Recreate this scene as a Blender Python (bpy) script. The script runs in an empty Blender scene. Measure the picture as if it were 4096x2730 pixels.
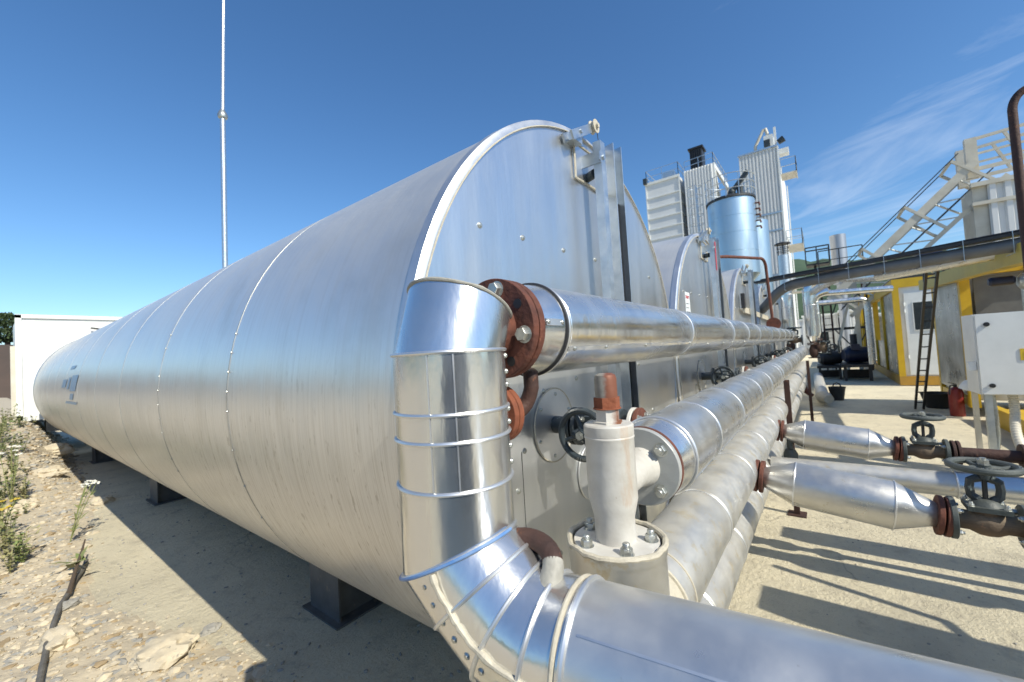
import bpy, math, random
from mathutils import Vector, Matrix, noise
random.seed(7)
S = bpy.context.scene
C = S.collection
V = Vector
R = math.radians
# ------------------------------------------------------------------ camera
cd = bpy.data.cameras.new('camera'); cam = bpy.data.objects.new('camera', cd); C.objects.link(cam)
cd.sensor_width = 36; cd.lens = 14.32; cd.clip_start = .02; cd.clip_end = 5000
yaw, pitch, roll = .6524, .0346, -.0605
F = V((math.cos(pitch)*math.cos(yaw), math.cos(pitch)*math.sin(yaw), math.sin(pitch)))
R0 = V((math.sin(yaw), -math.cos(yaw), 0)); U0 = R0.cross(F)
RR = R0*math.cos(roll)+U0*math.sin(roll); UU = -R0*math.sin(roll)+U0*math.cos(roll)
cam.matrix_world = Matrix(((RR.x, UU.x, -F.x, 0), (RR.y, UU.y, -F.y, 0), (RR.z, UU.z, -F.z, 1.6), (0, 0, 0, 1)))
cd.dof.use_dof = True; cd.dof.focus_distance = 1.0; cd.dof.aperture_fstop = 5.6
S.camera = cam
# ------------------------------------------------------------------ world and sun
SUN = V((-.20, -1.12, 1.0)).normalized()
elev = math.asin(SUN.z); rot = math.atan2(SUN.x, SUN.y)
w = bpy.data.worlds.new('World'); S.world = w; w.use_nodes = True
nt = w.node_tree; nt.nodes.clear()
out = nt.nodes.new('ShaderNodeOutputWorld'); bg = nt.nodes.new('ShaderNodeBackground')
sky = nt.nodes.new('ShaderNodeTexSky'); sky.sky_type = 'NISHITA'; sky.sun_disc = False
sky.sun_elevation = elev; sky.sun_rotation = rot; sky.air_density = 1.0; sky.dust_density = .5; sky.ozone_density = 2.0
bg.inputs[1].default_value = .12
tc = nt.nodes.new('ShaderNodeTexCoord')
sep = nt.nodes.new('ShaderNodeSeparateXYZ'); nt.links.new(tc.outputs['Generated'], sep.inputs[0])
def wm(op, a, b=None, c=None, clamp=False):
    n = nt.nodes.new('ShaderNodeMath'); n.operation = op; n.use_clamp = clamp
    for i, q in enumerate((a, b, c)):
        if q is None: continue
        if isinstance(q, (int, float)): n.inputs[i].default_value = q
        else: nt.links.new(q, n.inputs[i])
    return n.outputs[0]
# high thin cirrus: project the direction on a flat layer
zc = wm('MAXIMUM', sep.outputs[2], .04)
cx = wm('DIVIDE', sep.outputs[0], zc); cy = wm('DIVIDE', sep.outputs[1], zc)
cmb = nt.nodes.new('ShaderNodeCombineXYZ'); nt.links.new(cx, cmb.inputs[0]); nt.links.new(cy, cmb.inputs[1])
c63, s63 = math.cos(R(60)), math.sin(R(60))
ux = wm('MULTIPLY', wm('ADD', wm('MULTIPLY', cx, c63), wm('MULTIPLY', cy, s63)), .42)
uy = wm('MULTIPLY', wm('ADD', wm('MULTIPLY', cx, -s63), wm('MULTIPLY', cy, c63)), 1.05)
cm2 = nt.nodes.new('ShaderNodeCombineXYZ'); nt.links.new(ux, cm2.inputs[0]); nt.links.new(uy, cm2.inputs[1]); cm2.inputs[2].default_value = 3.3
n1 = nt.nodes.new('ShaderNodeTexNoise'); nt.links.new(cm2.outputs[0], n1.inputs[0])
n1.inputs['Scale'].default_value = 1.1; n1.inputs['Detail'].default_value = 9; n1.inputs['Roughness'].default_value = .62; n1.inputs['Distortion'].default_value = 1.1
n2 = nt.nodes.new('ShaderNodeTexNoise'); nt.links.new(cmb.outputs[0], n2.inputs[0]); n2.inputs['Scale'].default_value = .35; n2.inputs['Detail'].default_value = 3
# more cloud towards +x -y (the right of the view)
side = wm('MULTIPLY_ADD', sep.outputs[0], .75, wm('MULTIPLY', sep.outputs[1], -.75))
side = wm('MULTIPLY_ADD', side, .55, .12, clamp=True)
m = wm('MULTIPLY_ADD', n2.outputs[0], .35, n1.outputs[0])
m = wm('ADD', m, wm('MULTIPLY', side, .17))
m = wm('MULTIPLY', wm('SUBTRACT', m, .80), 3.2, clamp=True)
m = wm('MULTIPLY', m, wm('MULTIPLY', sep.outputs[2], 6, clamp=True))
m = wm('MULTIPLY', m, wm('MULTIPLY', wm('SUBTRACT', side, .22, clamp=True), 5, clamp=True))
m = wm('MULTIPLY', m, .34)
mix = nt.nodes.new('ShaderNodeMixRGB'); nt.links.new(m, mix.inputs[0]); 
tint = nt.nodes.new('ShaderNodeMixRGB'); tint.blend_type = 'MULTIPLY'; tint.inputs[0].default_value = 1
tint.inputs[2].default_value = (.90, 1.04, 1.14, 1)
hs = nt.nodes.new('ShaderNodeHueSaturation'); hs.inputs['Saturation'].default_value = 1.18; nt.links.new(sky.outputs[0], hs.inputs['Color']); nt.links.new(hs.outputs[0], tint.inputs[1])
nt.links.new(tint.outputs[0], mix.inputs[1]); mix.inputs[2].default_value = (7.5, 8.0, 8.6, 1)
nt.links.new(mix.outputs[0], bg.inputs[0]); nt.links.new(bg.outputs[0], out.inputs[0])
sl = bpy.data.lights.new('sun', 'SUN'); sl.energy = 5.0; sl.angle = R(.53); sl.color = (1, .94, .79)
so = bpy.data.objects.new('sun', sl); C.objects.link(so); so.rotation_euler = (-SUN).to_track_quat('-Z', 'Y').to_euler(); so.location = (0, -20, 30)
S.view_settings.view_transform = 'Standard'; S.view_settings.look = 'None'; S.view_settings.exposure = 0.3; S.view_settings.gamma = 1
# ------------------------------------------------------------------ materials
def mat(name, col, rough=.5, metal=0, col2=None, scale=4, detail=6, contrast=.5, bump=0, bscale=20, rvar=0, stretch=(1, 1, 1), spots=None, dust=None, spec=None):
    """procedural material: two colours mixed by a noise, roughness variation, bump, optional dark spots and settled dust on upward faces"""
    m = bpy.data.materials.new(name); m.use_nodes = True; t = m.node_tree; N = t.nodes; L = t.links
    b = N['Principled BSDF']; b.inputs['Metallic'].default_value = metal; b.inputs['Roughness'].default_value = rough
    if spec is not None: b.inputs['Specular IOR Level'].default_value = spec
    co = N.new('ShaderNodeTexCoord'); mp = N.new('ShaderNodeMapping'); L.new(co.outputs['Object'], mp.inputs[0]); mp.inputs['Scale'].default_value = stretch
    no = N.new('ShaderNodeTexNoise'); L.new(mp.outputs[0], no.inputs[0]); no.inputs['Scale'].default_value = scale; no.inputs['Detail'].default_value = detail; no.inputs['Roughness'].default_value = .6
    rp = N.new('ShaderNodeValToRGB'); L.new(no.outputs[0], rp.inputs[0])
    rp.color_ramp.elements[0].position = .5-contrast/2; rp.color_ramp.elements[1].position = .5+contrast/2
    c2 = col2 or tuple(c*.8 for c in col)
    rp.color_ramp.elements[0].color = (*c2, 1); rp.color_ramp.elements[1].color = (*col, 1)
    cur = rp.outputs[0]
    if spots:
        scol, sscale, thr = spots
        ns = N.new('ShaderNodeTexNoise'); L.new(mp.outputs[0], ns.inputs[0]); ns.inputs['Scale'].default_value = sscale; ns.inputs['Detail'].default_value = 5; ns.inputs['Roughness'].default_value = .7
        mr = N.new('ShaderNodeMapRange'); L.new(ns.outputs[0], mr.inputs[0]); mr.inputs[1].default_value = thr; mr.inputs[2].default_value = thr+.08
        mx = N.new('ShaderNodeMixRGB'); L.new(mr.outputs[0], mx.inputs[0]); L.new(cur, mx.inputs[1]); mx.inputs[2].default_value = (*scol, 1); cur = mx.outputs[0]
    rr = None
    if rvar:
        nr = N.new('ShaderNodeTexNoise'); L.new(mp.outputs[0], nr.inputs[0]); nr.inputs['Scale'].default_value = scale*1.7; nr.inputs['Detail'].default_value = 7
        ma = N.new('ShaderNodeMapRange'); L.new(nr.outputs[0], ma.inputs[0]); ma.inputs[1].default_value = .3; ma.inputs[2].default_value = .7; ma.inputs[3].default_value = max(.03, rough-rvar); ma.inputs[4].default_value = rough+rvar
        rr = ma.outputs[0]; L.new(rr, b.inputs['Roughness'])
    if dust:
        dcol, amt = dust
        ge = N.new('ShaderNodeNewGeometry'); sp = N.new('ShaderNodeSeparateXYZ'); L.new(ge.outputs['True Normal'], sp.inputs[0])
        nd = N.new('ShaderNodeTexNoise'); L.new(co.outputs['Object'], nd.inputs[0]); nd.inputs['Scale'].default_value = 9; nd.inputs['Detail'].default_value = 8; nd.inputs['Roughness'].default_value = .7
        a = N.new('ShaderNodeMath'); a.operation = 'MULTIPLY_ADD'; L.new(sp.outputs[2], a.inputs[0]); a.inputs[1].default_value = .45; L.new(nd.outputs[0], a.inputs[2])
        q = N.new('ShaderNodeMapRange'); L.new(a.outputs[0], q.inputs[0]); q.inputs[1].default_value = .45; q.inputs[2].default_value = 1.0; q.inputs[3].default_value = amt*.25; q.inputs[4].default_value = amt
        mx = N.new('ShaderNodeMixRGB'); L.new(q.outputs[0], mx.inputs[0]); L.new(cur, mx.inputs[1]); mx.inputs[2].default_value = (*dcol, 1); cur = mx.outputs[0]
        inv = N.new('ShaderNodeMath'); inv.operation = 'MULTIPLY_ADD'; L.new(q.outputs[0], inv.inputs[0]); inv.inputs[1].default_value = -metal; inv.inputs[2].default_value = metal; L.new(inv.outputs[0], b.inputs['Metallic'])
        ad = N.new('ShaderNodeMath'); ad.operation = 'MULTIPLY_ADD'; L.new(q.outputs[0], ad.inputs[0]); ad.inputs[1].default_value = .45
        if rr: L.new(rr, ad.inputs[2])
        else: ad.inputs[2].default_value = rough
        L.new(ad.outputs[0], b.inputs['Roughness'])
    L.new(cur, b.inputs['Base Color'])
    if bump:
        nb = N.new('ShaderNodeTexNoise'); L.new(mp.outputs[0], nb.inputs[0]); nb.inputs['Scale'].default_value = bscale; nb.inputs['Detail'].default_value = 6
        bp = N.new('ShaderNodeBump'); L.new(nb.outputs[0], bp.inputs['Height']); bp.inputs['Strength'].default_value = min(1, bump); bp.inputs['Distance'].default_value = .004*max(1, bump) if bscale > 8 else .02
        L.new(bp.outputs[0], b.inputs['Normal'])
    return m
DUST = (.50, .43, .31)
M = dict(
 alu=mat('jacket_aluminium', (.80, .80, .79), .20, .97, (.64, .65, .67), 3.5, rvar=.08, bump=.5, bscale=3, stretch=(1.6, 1.6, .5), dust=(DUST, .10), spots=((.5, .46, .38), 26, .70)),
 alud=mat('dusty_aluminium', (.70, .71, .72), .28, 1, (.54, .55, .55), 6, rvar=.1, bump=.3, bscale=4, dust=(DUST, .15), spots=((.52, .49, .42), 22, .64)),
 alus=mat('strainer_aluminium', (.66, .66, .65), .30, .95, (.46, .46, .45), 7, rvar=.1, bump=.3, bscale=4, dust=(DUST, .22), spots=((.42, .39, .33), 26, .64)),
 alup=mat('pale_dusty_aluminium', (.64, .65, .65), .36, 1, (.50, .50, .49), 7, rvar=.1, bump=.3, bscale=4, contrast=.35, dust=((.46, .42, .34), .42), spots=((.56, .51, .41), 16, .56)),
 front=mat('weathered_aluminium', (.74, .74, .73), .30, .92, (.56, .58, .60), 9, rvar=.08, bump=.3, bscale=3, contrast=.5, spots=((.42, .39, .35), 15, .64), dust=(DUST, .12)),
 seamg=mat('dirty_seam', (.58, .58, .56), .4, .85, (.34, .33, .30), 5),
 sealg=mat('grey_sealant', (.36, .35, .31), .55, 0, (.24, .23, .2), 40, bump=.8, bscale=60),
 feet=mat('foot_steel', (.14, .145, .15), .5, .3, (.075, .08, .082), 9, spots=((.2, .18, .15), 12, .6)),
 panel=mat('end_panel_aluminium', (.78, .79, .80), .33, .95, (.66, .68, .70), 1.6, rvar=.08, bump=.6, bscale=1.3, stretch=(2.2, 1, .35), dust=(DUST, .05)),
 trim=mat('trim_aluminium', (.76, .77, .78), .4, .88, (.60, .61, .62), 5, rvar=.08),
 galv=mat('galvanised_steel', (.62, .66, .69), .38, .9, (.46, .51, .55), 14, rvar=.1, contrast=.4),
 seal=mat('mastic_sealant', (.52, .48, .39), .55, 0, (.36, .33, .26), 30, bump=.8, bscale=60),
 rust=mat('rusted_steel', (.15, .048, .028), .75, .1, (.06, .022, .016), 22, bump=.8, bscale=70, contrast=.4, spots=((.24, .10, .055), 45, .64)),
 rusto=mat('orange_rust', (.26, .078, .034), .8, .1, (.14, .043, .022), 16, bump=.8, bscale=70, spots=((.12, .05, .03), 34, .6)),
 rustv=mat('rusty_casting', (.10, .055, .035), .75, .1, (.045, .028, .02), 14, bump=.8, bscale=60, spots=((.25, .11, .05), 18, .60), dust=(DUST, .45)),
 rustd=mat('dark_rust', (.075, .035, .026), .7, .2, (.035, .02, .018), 20, bump=.8, bscale=60, spots=((.2, .085, .045), 30, .63)),
 bolt=mat('zinc_bolt', (.52, .54, .52), .38, .85, (.36, .36, .33), 40, bump=.4, bscale=80),
 white=mat('chipped_white_paint', (.56, .55, .52), .42, 0, (.44, .42, .38), 11, bump=.25, bscale=45, contrast=.35, spots=((.24, .14, .08), 34, .66)),
 capgrey=mat('old_cap_paint', (.30, .29, .26), .5, .2, (.16, .14, .12), 30, bump=.3, bscale=50, spots=((.2, .08, .04), 40, .62)),
 greyw=mat('grey_white_flange', (.42, .43, .42), .45, .2, (.32, .33, .32), 9, bump=.2, bscale=50, spots=((.2, .13, .08), 20, .72)),
 whiteh=mat('white_paint', (.74, .75, .73), .4, 0, (.62, .63, .61), 3, spots=((.5, .46, .4), 9, .7)),
 wmet=mat('white_cladding', (.68, .69, .69), .45, 0, (.60, .61, .61), 1.2, stretch=(1, 1, .3)),
 cream=mat('cream_paint', (.60, .57, .49), .5, 0, (.46, .42, .34), 2.5),
 wheel=mat('greygreen_cast_iron', (.05, .068, .072), .55, .05, (.028, .04, .043), 18, bump=.5, bscale=60, dust=(DUST, .08), spots=((.2, .12, .07), 30, .68)),
 wheeld=mat('dark_cast_iron', (.035, .05, .06), .45, .1, (.02, .027, .033), 18, bump=.5, bscale=60, spots=((.16, .2, .2), 30, .62)),
 black=mat('black_paint', (.02, .02, .022), .45, 0, (.012, .012, .014), 12),
 dark=mat('dark_steel', (.05, .052, .055), .5, .3, (.03, .03, .032), 10),
 yellow=mat('yellow_paint', (.62, .40, .015), .42, 0, (.50, .31, .015), 4, spots=((.3, .2, .08), 14, .68)),
 ochre=mat('weathered_yellow', (.50, .27, .03), .5, 0, (.36, .2, .04), 5),
 navy=mat('navy_paint', (.008, .014, .045), .4, 0, (.005, .009, .03), 9),
 blue=mat('blue_paint', (.012, .04, .14), .4, 0, (.012, .04, .14), 9),
 bluel=mat('blue_film', (.045, .16, .42), .35, 0, (.25, .34, .46), 20),
 bluef=mat('faded_blue_print', (.20, .34, .52), .45, .6, (.32, .40, .48), 8),
 red=mat('red_paint', (.20, .025, .02), .4, 0, (.2, .018, .016), 6),
 redp=mat('red_print', (.55, .05, .07), .5),
 glass=mat('dark_window_glass', (.03, .04, .045), .06, 0, (.02, .025, .03), 2, spec=.8),
 siloblue=mat('silo_galvanised', (.52, .62, .68), .36, .9, (.44, .54, .60), 2, rvar=.06, stretch=(1, 1, .2)),
 farsteel=mat('far_tank_steel', (.42, .43, .46), .4, .8, (.34, .35, .38), 1),
 rubber=mat('black_rubber', (.018, .018, .018), .6),
 insul=mat('dull_lagging', (.17, .17, .165), .55, .3, (.12, .12, .12), 6),
 clad=mat('blotchy_cladding', (.58, .59, .59), .33, .8, (.25, .26, .25), 1.3, rvar=.12, contrast=.35, bump=.7, bscale=1.5),
 label=mat('sticker_white', (.66, .70, .72), .5),
 ylabel=mat('sticker_yellow', (.75, .5, .03), .5),
 olive=mat('olive_beam', (.50, .39, .08), .5, 0, (.40, .31, .07), 4),
 brown=mat('brown_bed', (.14, .10, .075), .8),
 stone=mat('limestone', (.60, .52, .38), .9, 0, (.38, .33, .25), 9, bump=1, bscale=30, spots=((.22, .2, .17), 20, .6)),
 stoneb=mat('ochre_stone', (.40, .30, .17), .9, 0, (.24, .18, .11), 9, bump=1, bscale=30),
 stoneg=mat('grey_stone', (.34, .33, .30), .9, 0, (.22, .21, .19), 9, bump=1, bscale=30),
 oldhose=mat('weathered_hose', (.15, .14, .125), .8, 0, (.08, .075, .065), 20),
 reflcab=mat('reflection_cabin_grey', (.16, .19, .22), .6, 0, (.12, .14, .17), 3),
 leaf=mat('weed_leaf', (.15, .21, .06), .6, 0, (.24, .22, .10), 8),
 straw=mat('dry_stem', (.42, .37, .19), .7, 0, (.16, .17, .06), 8),
 flower=mat('white_petals', (.75, .74, .66), .6),
 yflower=mat('yellow_petals', (.55, .40, .04), .6),
 tree=mat('tree_foliage', (.045, .075, .022), .7, 0, (.018, .035, .010), 1.5, contrast=.3),
 bark=mat('bark', (.09, .065, .045), .9),
)
# tank shell: vertical run-off streaks and mud splashes low down
def shell_mat():
    m = bpy.data.materials.new('tank_shell_aluminium'); m.use_nodes = True; t = m.node_tree; N = t.nodes; L = t.links; b = N['Principled BSDF']
    co = N.new('ShaderNodeTexCoord'); sp = N.new('ShaderNodeSeparateXYZ'); L.new(co.outputs['Object'], sp.inputs[0])
    def noi(sc, st, det=6, ro=.6):
        mp = N.new('ShaderNodeMapping'); L.new(co.outputs['Object'], mp.inputs[0]); mp.inputs['Scale'].default_value = st
        n = N.new('ShaderNodeTexNoise'); L.new(mp.outputs[0], n.inputs[0]); n.inputs['Scale'].default_value = sc; n.inputs['Detail'].default_value = det; n.inputs['Roughness'].default_value = ro
        return n.outputs[0]
    def mr(x, a, b_, c, d):
        q = N.new('ShaderNodeMapRange'); L.new(x, q.inputs[0]); q.inputs[1].default_value = a; q.inputs[2].default_value = b_; q.inputs[3].default_value = c; q.inputs[4].default_value = d; return q.outputs[0]
    def mul(x, y):
        q = N.new('ShaderNodeMath'); q.operation = 'MULTIPLY'; L.new(x, q.inputs[0])
        if isinstance(y, float): q.inputs[1].default_value = y
        else: L.new(y, q.inputs[1])
        return q.outputs[0]
    def mixc(f, a, c):
        q = N.new('ShaderNodeMixRGB'); L.new(f, q.inputs[0])
        if isinstance(a, tuple): q.inputs[1].default_value = (*a, 1)
        else: L.new(a, q.inputs[1])
        q.inputs[2].default_value = (*c, 1); return q.outputs[0]
    low = mr(sp.outputs[2], 1.75, .7, 0, 1)
    streak = mr(noi(1, (2.5, 42, 1.2)), .45, .72, 0, 1)
    fine = mr(noi(1, (6, 150, 3.0), 8, .75), .47, .62, 0, 1)
    spot = mr(noi(1, (12, 60, 16), 3), .62, .68, 0, 1)
    c = mixc(mul(streak, .35), (.75, .745, .725), (.56, .55, .53))
    c = mixc(mul(mul(fine, low), .75), c, (.30, .27, .22))
    c = mixc(mul(mul(spot, low), .8), c, (.16, .13, .10))
    c = mixc(mul(low, .35), c, (.58, .50, .38))
    c = mixc(mr(noi(3.1, (1, .7, .5), 6), .58, .70, 0, .3), c, (.50, .47, .41))
    hi = mr(noi(2.2, (1, 1, 1), 9, .7), .3, .7, .25, .7)
    up = mr(sp.outputs[2], 1.7, 2.5, .15, 1)
    c = mixc(mul(hi, up), c, (.50, .49, .46))
    L.new(c, b.inputs['Base Color'])
    a = N.new('ShaderNodeMath'); a.operation = 'SUBTRACT'; a.inputs[0].default_value = 1
    dd = N.new('ShaderNodeMath'); dd.operation = 'MULTIPLY_ADD'; L.new(mul(hi, up), dd.inputs[0]); dd.inputs[1].default_value = .75; L.new(mul(low, .25), dd.inputs[2])
    L.new(dd.outputs[0], a.inputs[1]); a.inputs[0].default_value = .84; L.new(a.outputs[0], b.inputs['Metallic'])
    L.new(mr(streak, 0, 1, .33, .38), b.inputs['Roughness'])
    bp = N.new('ShaderNodeBump'); L.new(noi(1.3, (1, 1.6, .7), 3), bp.inputs['Height']); bp.inputs['Strength'].default_value = .45; bp.inputs['Distance'].default_value = .03
    L.new(bp.outputs[0], b.inputs['Normal'])
    return m
M['shell'] = shell_mat()
def stain(name, base, col, dirn, lo, hi, sc=14, zs=.35):
    """base paint with a rust stain down one flank of the part (an own patch of rust, fixed to the metal)"""
    m = M[base].copy(); m.name = name; t = m.node_tree; N = t.nodes; L = t.links; b = N['Principled BSDF']
    co = N.new('ShaderNodeTexCoord'); vm = N.new('ShaderNodeVectorMath'); vm.operation = 'DOT_PRODUCT'; L.new(co.outputs['Object'], vm.inputs[0]); vm.inputs[1].default_value = dirn
    mp = N.new('ShaderNodeMapping'); L.new(co.outputs['Object'], mp.inputs[0]); mp.inputs['Scale'].default_value = (1, 1, zs)
    n = N.new('ShaderNodeTexNoise'); L.new(mp.outputs[0], n.inputs[0]); n.inputs['Scale'].default_value = sc*4; n.inputs['Detail'].default_value = 9; n.inputs['Roughness'].default_value = .8
    a = N.new('ShaderNodeMath'); a.operation = 'MULTIPLY_ADD'; L.new(n.outputs[0], a.inputs[0]); a.inputs[1].default_value = .030; L.new(vm.outputs['Value'], a.inputs[2])
    q = N.new('ShaderNodeMapRange'); L.new(a.outputs[0], q.inputs[0]); q.inputs[1].default_value = lo; q.inputs[2].default_value = hi
    old = b.inputs['Base Color'].links[0].from_socket; mx = N.new('ShaderNodeMixRGB'); L.new(q.outputs[0], mx.inputs[0]); L.new(old, mx.inputs[1]); mx.inputs[2].default_value = (*col, 1); L.new(mx.outputs[0], b.inputs['Base Color'])
    M[name] = m
stain('valve_paint', 'white', (.42, .25, .13), (-.42, -.90, 0), .0655, .0785, 14, .22)
stain('capm', 'capgrey', (.19, .07, .04), (.26, -.97, 0), .012, .020, 10, 1)
stain('neck_paint', 'white', (.20, .08, .04), (.26, -.97, 0), .026, .040, 10, 1)
def ground_mat():
    m = bpy.data.materials.new('dusty_concrete'); m.use_nodes = True; t = m.node_tree; N = t.nodes; L = t.links; b = N['Principled BSDF']; b.inputs['Roughness'].default_value = .92
    co = N.new('ShaderNodeTexCoord')
    def noi(sc, det=8, ro=.65):
        n = N.new('ShaderNodeTexNoise'); L.new(co.outputs['Object'], n.inputs[0]); n.inputs['Scale'].default_value = sc; n.inputs['Detail'].default_value = det; n.inputs['Roughness'].default_value = ro; return n.outputs[0]
    def mr(x, a, b_, c, d):
        q = N.new('ShaderNodeMapRange'); L.new(x, q.inputs[0]); q.inputs[1].default_value = a; q.inputs[2].default_value = b_; q.inputs[3].default_value = c; q.inputs[4].default_value = d; return q.outputs[0]
    def mixc(f, a, c):
        q = N.new('ShaderNodeMixRGB'); L.new(f, q.inputs[0])
        if isinstance(a, tuple): q.inputs[1].default_value = (*a, 1)
        else: L.new(a, q.inputs[1])
        q.inputs[2].default_value = (*c, 1); return q.outputs[0]
    c = mixc(mr(noi(1.3), .35, .68, 0, 1), (.66, .59, .43), (.53, .475, .35))
    c = mixc(mr(noi(7), .55, .72, 0, .7), c, (.36, .32, .25))
    c = mixc(mr(noi(38, 4, .7), .60, .70, 0, .6), c, (.20, .17, .13))
    c = mixc(mr(noi(2.6, 9, .75), .56, .66, 0, .45), c, (.33, .29, .22))
    vo = N.new('ShaderNodeTexVoronoi'); vo.feature = 'DISTANCE_TO_EDGE'; vo.inputs['Scale'].default_value = .55
    wv = N.new('ShaderNodeVectorMath'); wv.operation = 'MULTIPLY_ADD'; nn_ = N.new('ShaderNodeTexNoise'); L.new(co.outputs['Object'], nn_.inputs[0]); nn_.inputs['Scale'].default_value = 3; nn_.inputs['Detail'].default_value = 6
    L.new(nn_.outputs['Color'], wv.inputs[0]); wv.inputs[1].default_value = (.5, .5, .5); L.new(co.outputs['Object'], wv.inputs[2]); L.new(wv.outputs[0], vo.inputs['Vector'])
    cr_ = N.new('ShaderNodeMath'); cr_.operation = 'MULTIPLY'; L.new(mr(vo.outputs['Distance'], 0, .007, .75, 0), cr_.inputs[0]); L.new(mr(noi(.8), .45, .6, 0, 1), cr_.inputs[1])
    c = mixc(cr_.outputs[0], c, (.16, .14, .11))
    c = mixc(mr(noi(.55, 6, .6), .60, .70, 0, .35), c, (.26, .235, .19))
    c = mixc(mr(noi(150, 3, .7), .58, .72, 0, .5), c, (.28, .24, .18))
    c = mixc(mr(noi(4.3, 5), .62, .72, 0, .5), c, (.60, .53, .40))
    L.new(c, b.inputs['Base Color'])
    bp = N.new('ShaderNodeBump'); L.new(noi(22, 10, .75), bp.inputs['Height']); bp.inputs['Strength'].default_value = .9; bp.inputs['Distance'].default_value = .03; L.new(bp.outputs[0], b.inputs['Normal'])
    return m
M['ground'] = ground_mat()
M['gravelsoil'] = mat('gravel_soil', (.54, .46, .33), .95, 0, (.36, .31, .235), 11, 9, bump=1.5, bscale=40, spots=((.2, .175, .14), 30, .6))
M['hill'] = mat('wooded_hill', (.055, .095, .05), .9, 0, (.03, .06, .035), .05, 10, contrast=.3)
M['soil'] = mat('bare_soil', (.09, .06, .045), .95, 0, (.06, .045, .035), .4)
# ------------------------------------------------------------------ mesh builder
def frame(ax):
    a = V(ax).normalized(); u = a.cross(V((0, 0, 1)))
    if u.length < 1e-3: u = V((1, 0, 0))
    u.normalize(); return a, u, a.cross(u)
SINGLE = dict(lap_strips='lap_strip', seam_bands='seam_band', posts='post', swage_beads='swage_bead', screws='screw', rivets='rivet', seam_rivets='rivet', bands='band', clips='clip', legs='leg', rungs='rung', hoops='hoop', chords='chord', braces='brace',
 beams='beam', hinges='hinge', stiles='stile', cables='cable', rails='rail', ribs='rib', joint_bands='joint_band', side_valves='side_valve', hand_cables='hand_cable', upper_beams='upper_beam', outlet_flanges='outlet_flange',
 lattice='lattice_bar', trunking='trunk', sheet_joint='sheet_joint', balcony_slats='slat', lines='line', small_print='print_line', side_frame='frame_bar')
class MB:
    def __init__(s): s.v = []; s.f = []
    def lathe(s, prof, o, ax, seg=32, cap0=True, cap1=True, ph=0):
        a, u, v = frame(ax); o = V(o); b = len(s.v)
        for r, h in prof:
            for i in range(seg):
                t = 2*math.pi*i/seg+ph; s.v.append(o+a*h+(u*math.cos(t)+v*math.sin(t))*r)
        for k in range(len(prof)-1):
            for i in range(seg):
                j = (i+1) % seg; s.f.append((b+k*seg+i, b+k*seg+j, b+(k+1)*seg+j, b+(k+1)*seg+i))
        if cap0: s.f.append(tuple(b+i for i in range(seg))[::-1])
        if cap1: s.f.append(tuple(b+(len(prof)-1)*seg+i for i in range(seg)))
        return s
    def cyl(s, p0, p1, r, r1=None, seg=24, cap=True):
        p0 = V(p0); p1 = V(p1); d = p1-p0
        return s.lathe([(r, 0), (r if r1 is None else r1, d.length)], p0, d, seg, cap, cap)
    def disc(s, c, ax, r, t, seg=40, bev=.002):
        return s.lathe([(r-bev, 0), (r, bev), (r, t-bev), (r-bev, t)], c, ax, seg)
    def ring(s, c, ax, r, rt, seg=40, ts=8):
        a, u, v = frame(ax); c = V(c); b = len(s.v)
        for i in range(seg):
            t = 2*math.pi*i/seg; d = u*math.cos(t)+v*math.sin(t)
            for j in range(ts):
                q = 2*math.pi*j/ts; s.v.append(c+d*(r+rt*math.cos(q))+a*rt*math.sin(q))
        for i in range(seg):
            for j in range(ts):
                i2 = (i+1) % seg; j2 = (j+1) % ts
                s.f.append((b+i*ts+j, b+i*ts+j2, b+i2*ts+j2, b+i2*ts+j))
        return s
    def tube(s, pts, r, seg=16, cap=True):
        pts = [V(p) for p in pts]; n = len(pts); rs = r if isinstance(r, (list, tuple)) else [r]*n
        b = len(s.v); t0 = (pts[1]-pts[0]).normalized(); _, u, _ = frame(t0)
        for i, p in enumerate(pts):
            t = (pts[min(i+1, n-1)]-pts[max(i-1, 0)]).normalized()
            u = (u-t*u.dot(t)).normalized(); v = t.cross(u)
            for k in range(seg):
                q = 2*math.pi*k/seg; s.v.append(p+(u*math.cos(q)+v*math.sin(q))*rs[i])
        for i in range(n-1):
            for k in range(seg):
                j = (k+1) % seg; s.f.append((b+i*seg+k, b+i*seg+j, b+(i+1)*seg+j, b+(i+1)*seg+k))
        if cap: s.f.append(tuple(b+i for i in range(seg))[::-1]); s.f.append(tuple(b+(n-1)*seg+i for i in range(seg)))
        return s
    def obox(s, c, hx, hy, hz, X=(1, 0, 0), Y=(0, 1, 0), Z=(0, 0, 1)):
        c = V(c); X = V(X).normalized()*hx; Y = V(Y).normalized()*hy; Z = V(Z).normalized()*hz; b = len(s.v)
        for sx in (-1, 1):
            for sy in (-1, 1):
                for sz in (-1, 1): s.v.append(c+X*sx+Y*sy+Z*sz)
        for q in ((0, 1, 3, 2), (4, 6, 7, 5), (0, 4, 5, 1), (2, 3, 7, 6), (0, 2, 6, 4), (1, 5, 7, 3)): s.f.append(tuple(b+i for i in q))
        return s
    def box(s, x0, x1, y0, y1, z0, z1):
        return s.obox(((x0+x1)/2, (y0+y1)/2, (z0+z1)/2), abs(x1-x0)/2, abs(y1-y0)/2, abs(z1-z0)/2)
    def beam(s, p0, p1, w, h=None, up=(0, 0, 1)):
        p0 = V(p0); p1 = V(p1); a = (p1-p0); L = a.length; a.normalize(); u = a.cross(V(up))
        if u.length < 1e-3: u = a.cross(V((0, 1, 0)))
        u.normalize(); v = u.cross(a)
        return s.obox((p0+p1)/2, L/2, w/2, (h or w)/2, a, u, v)
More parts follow.
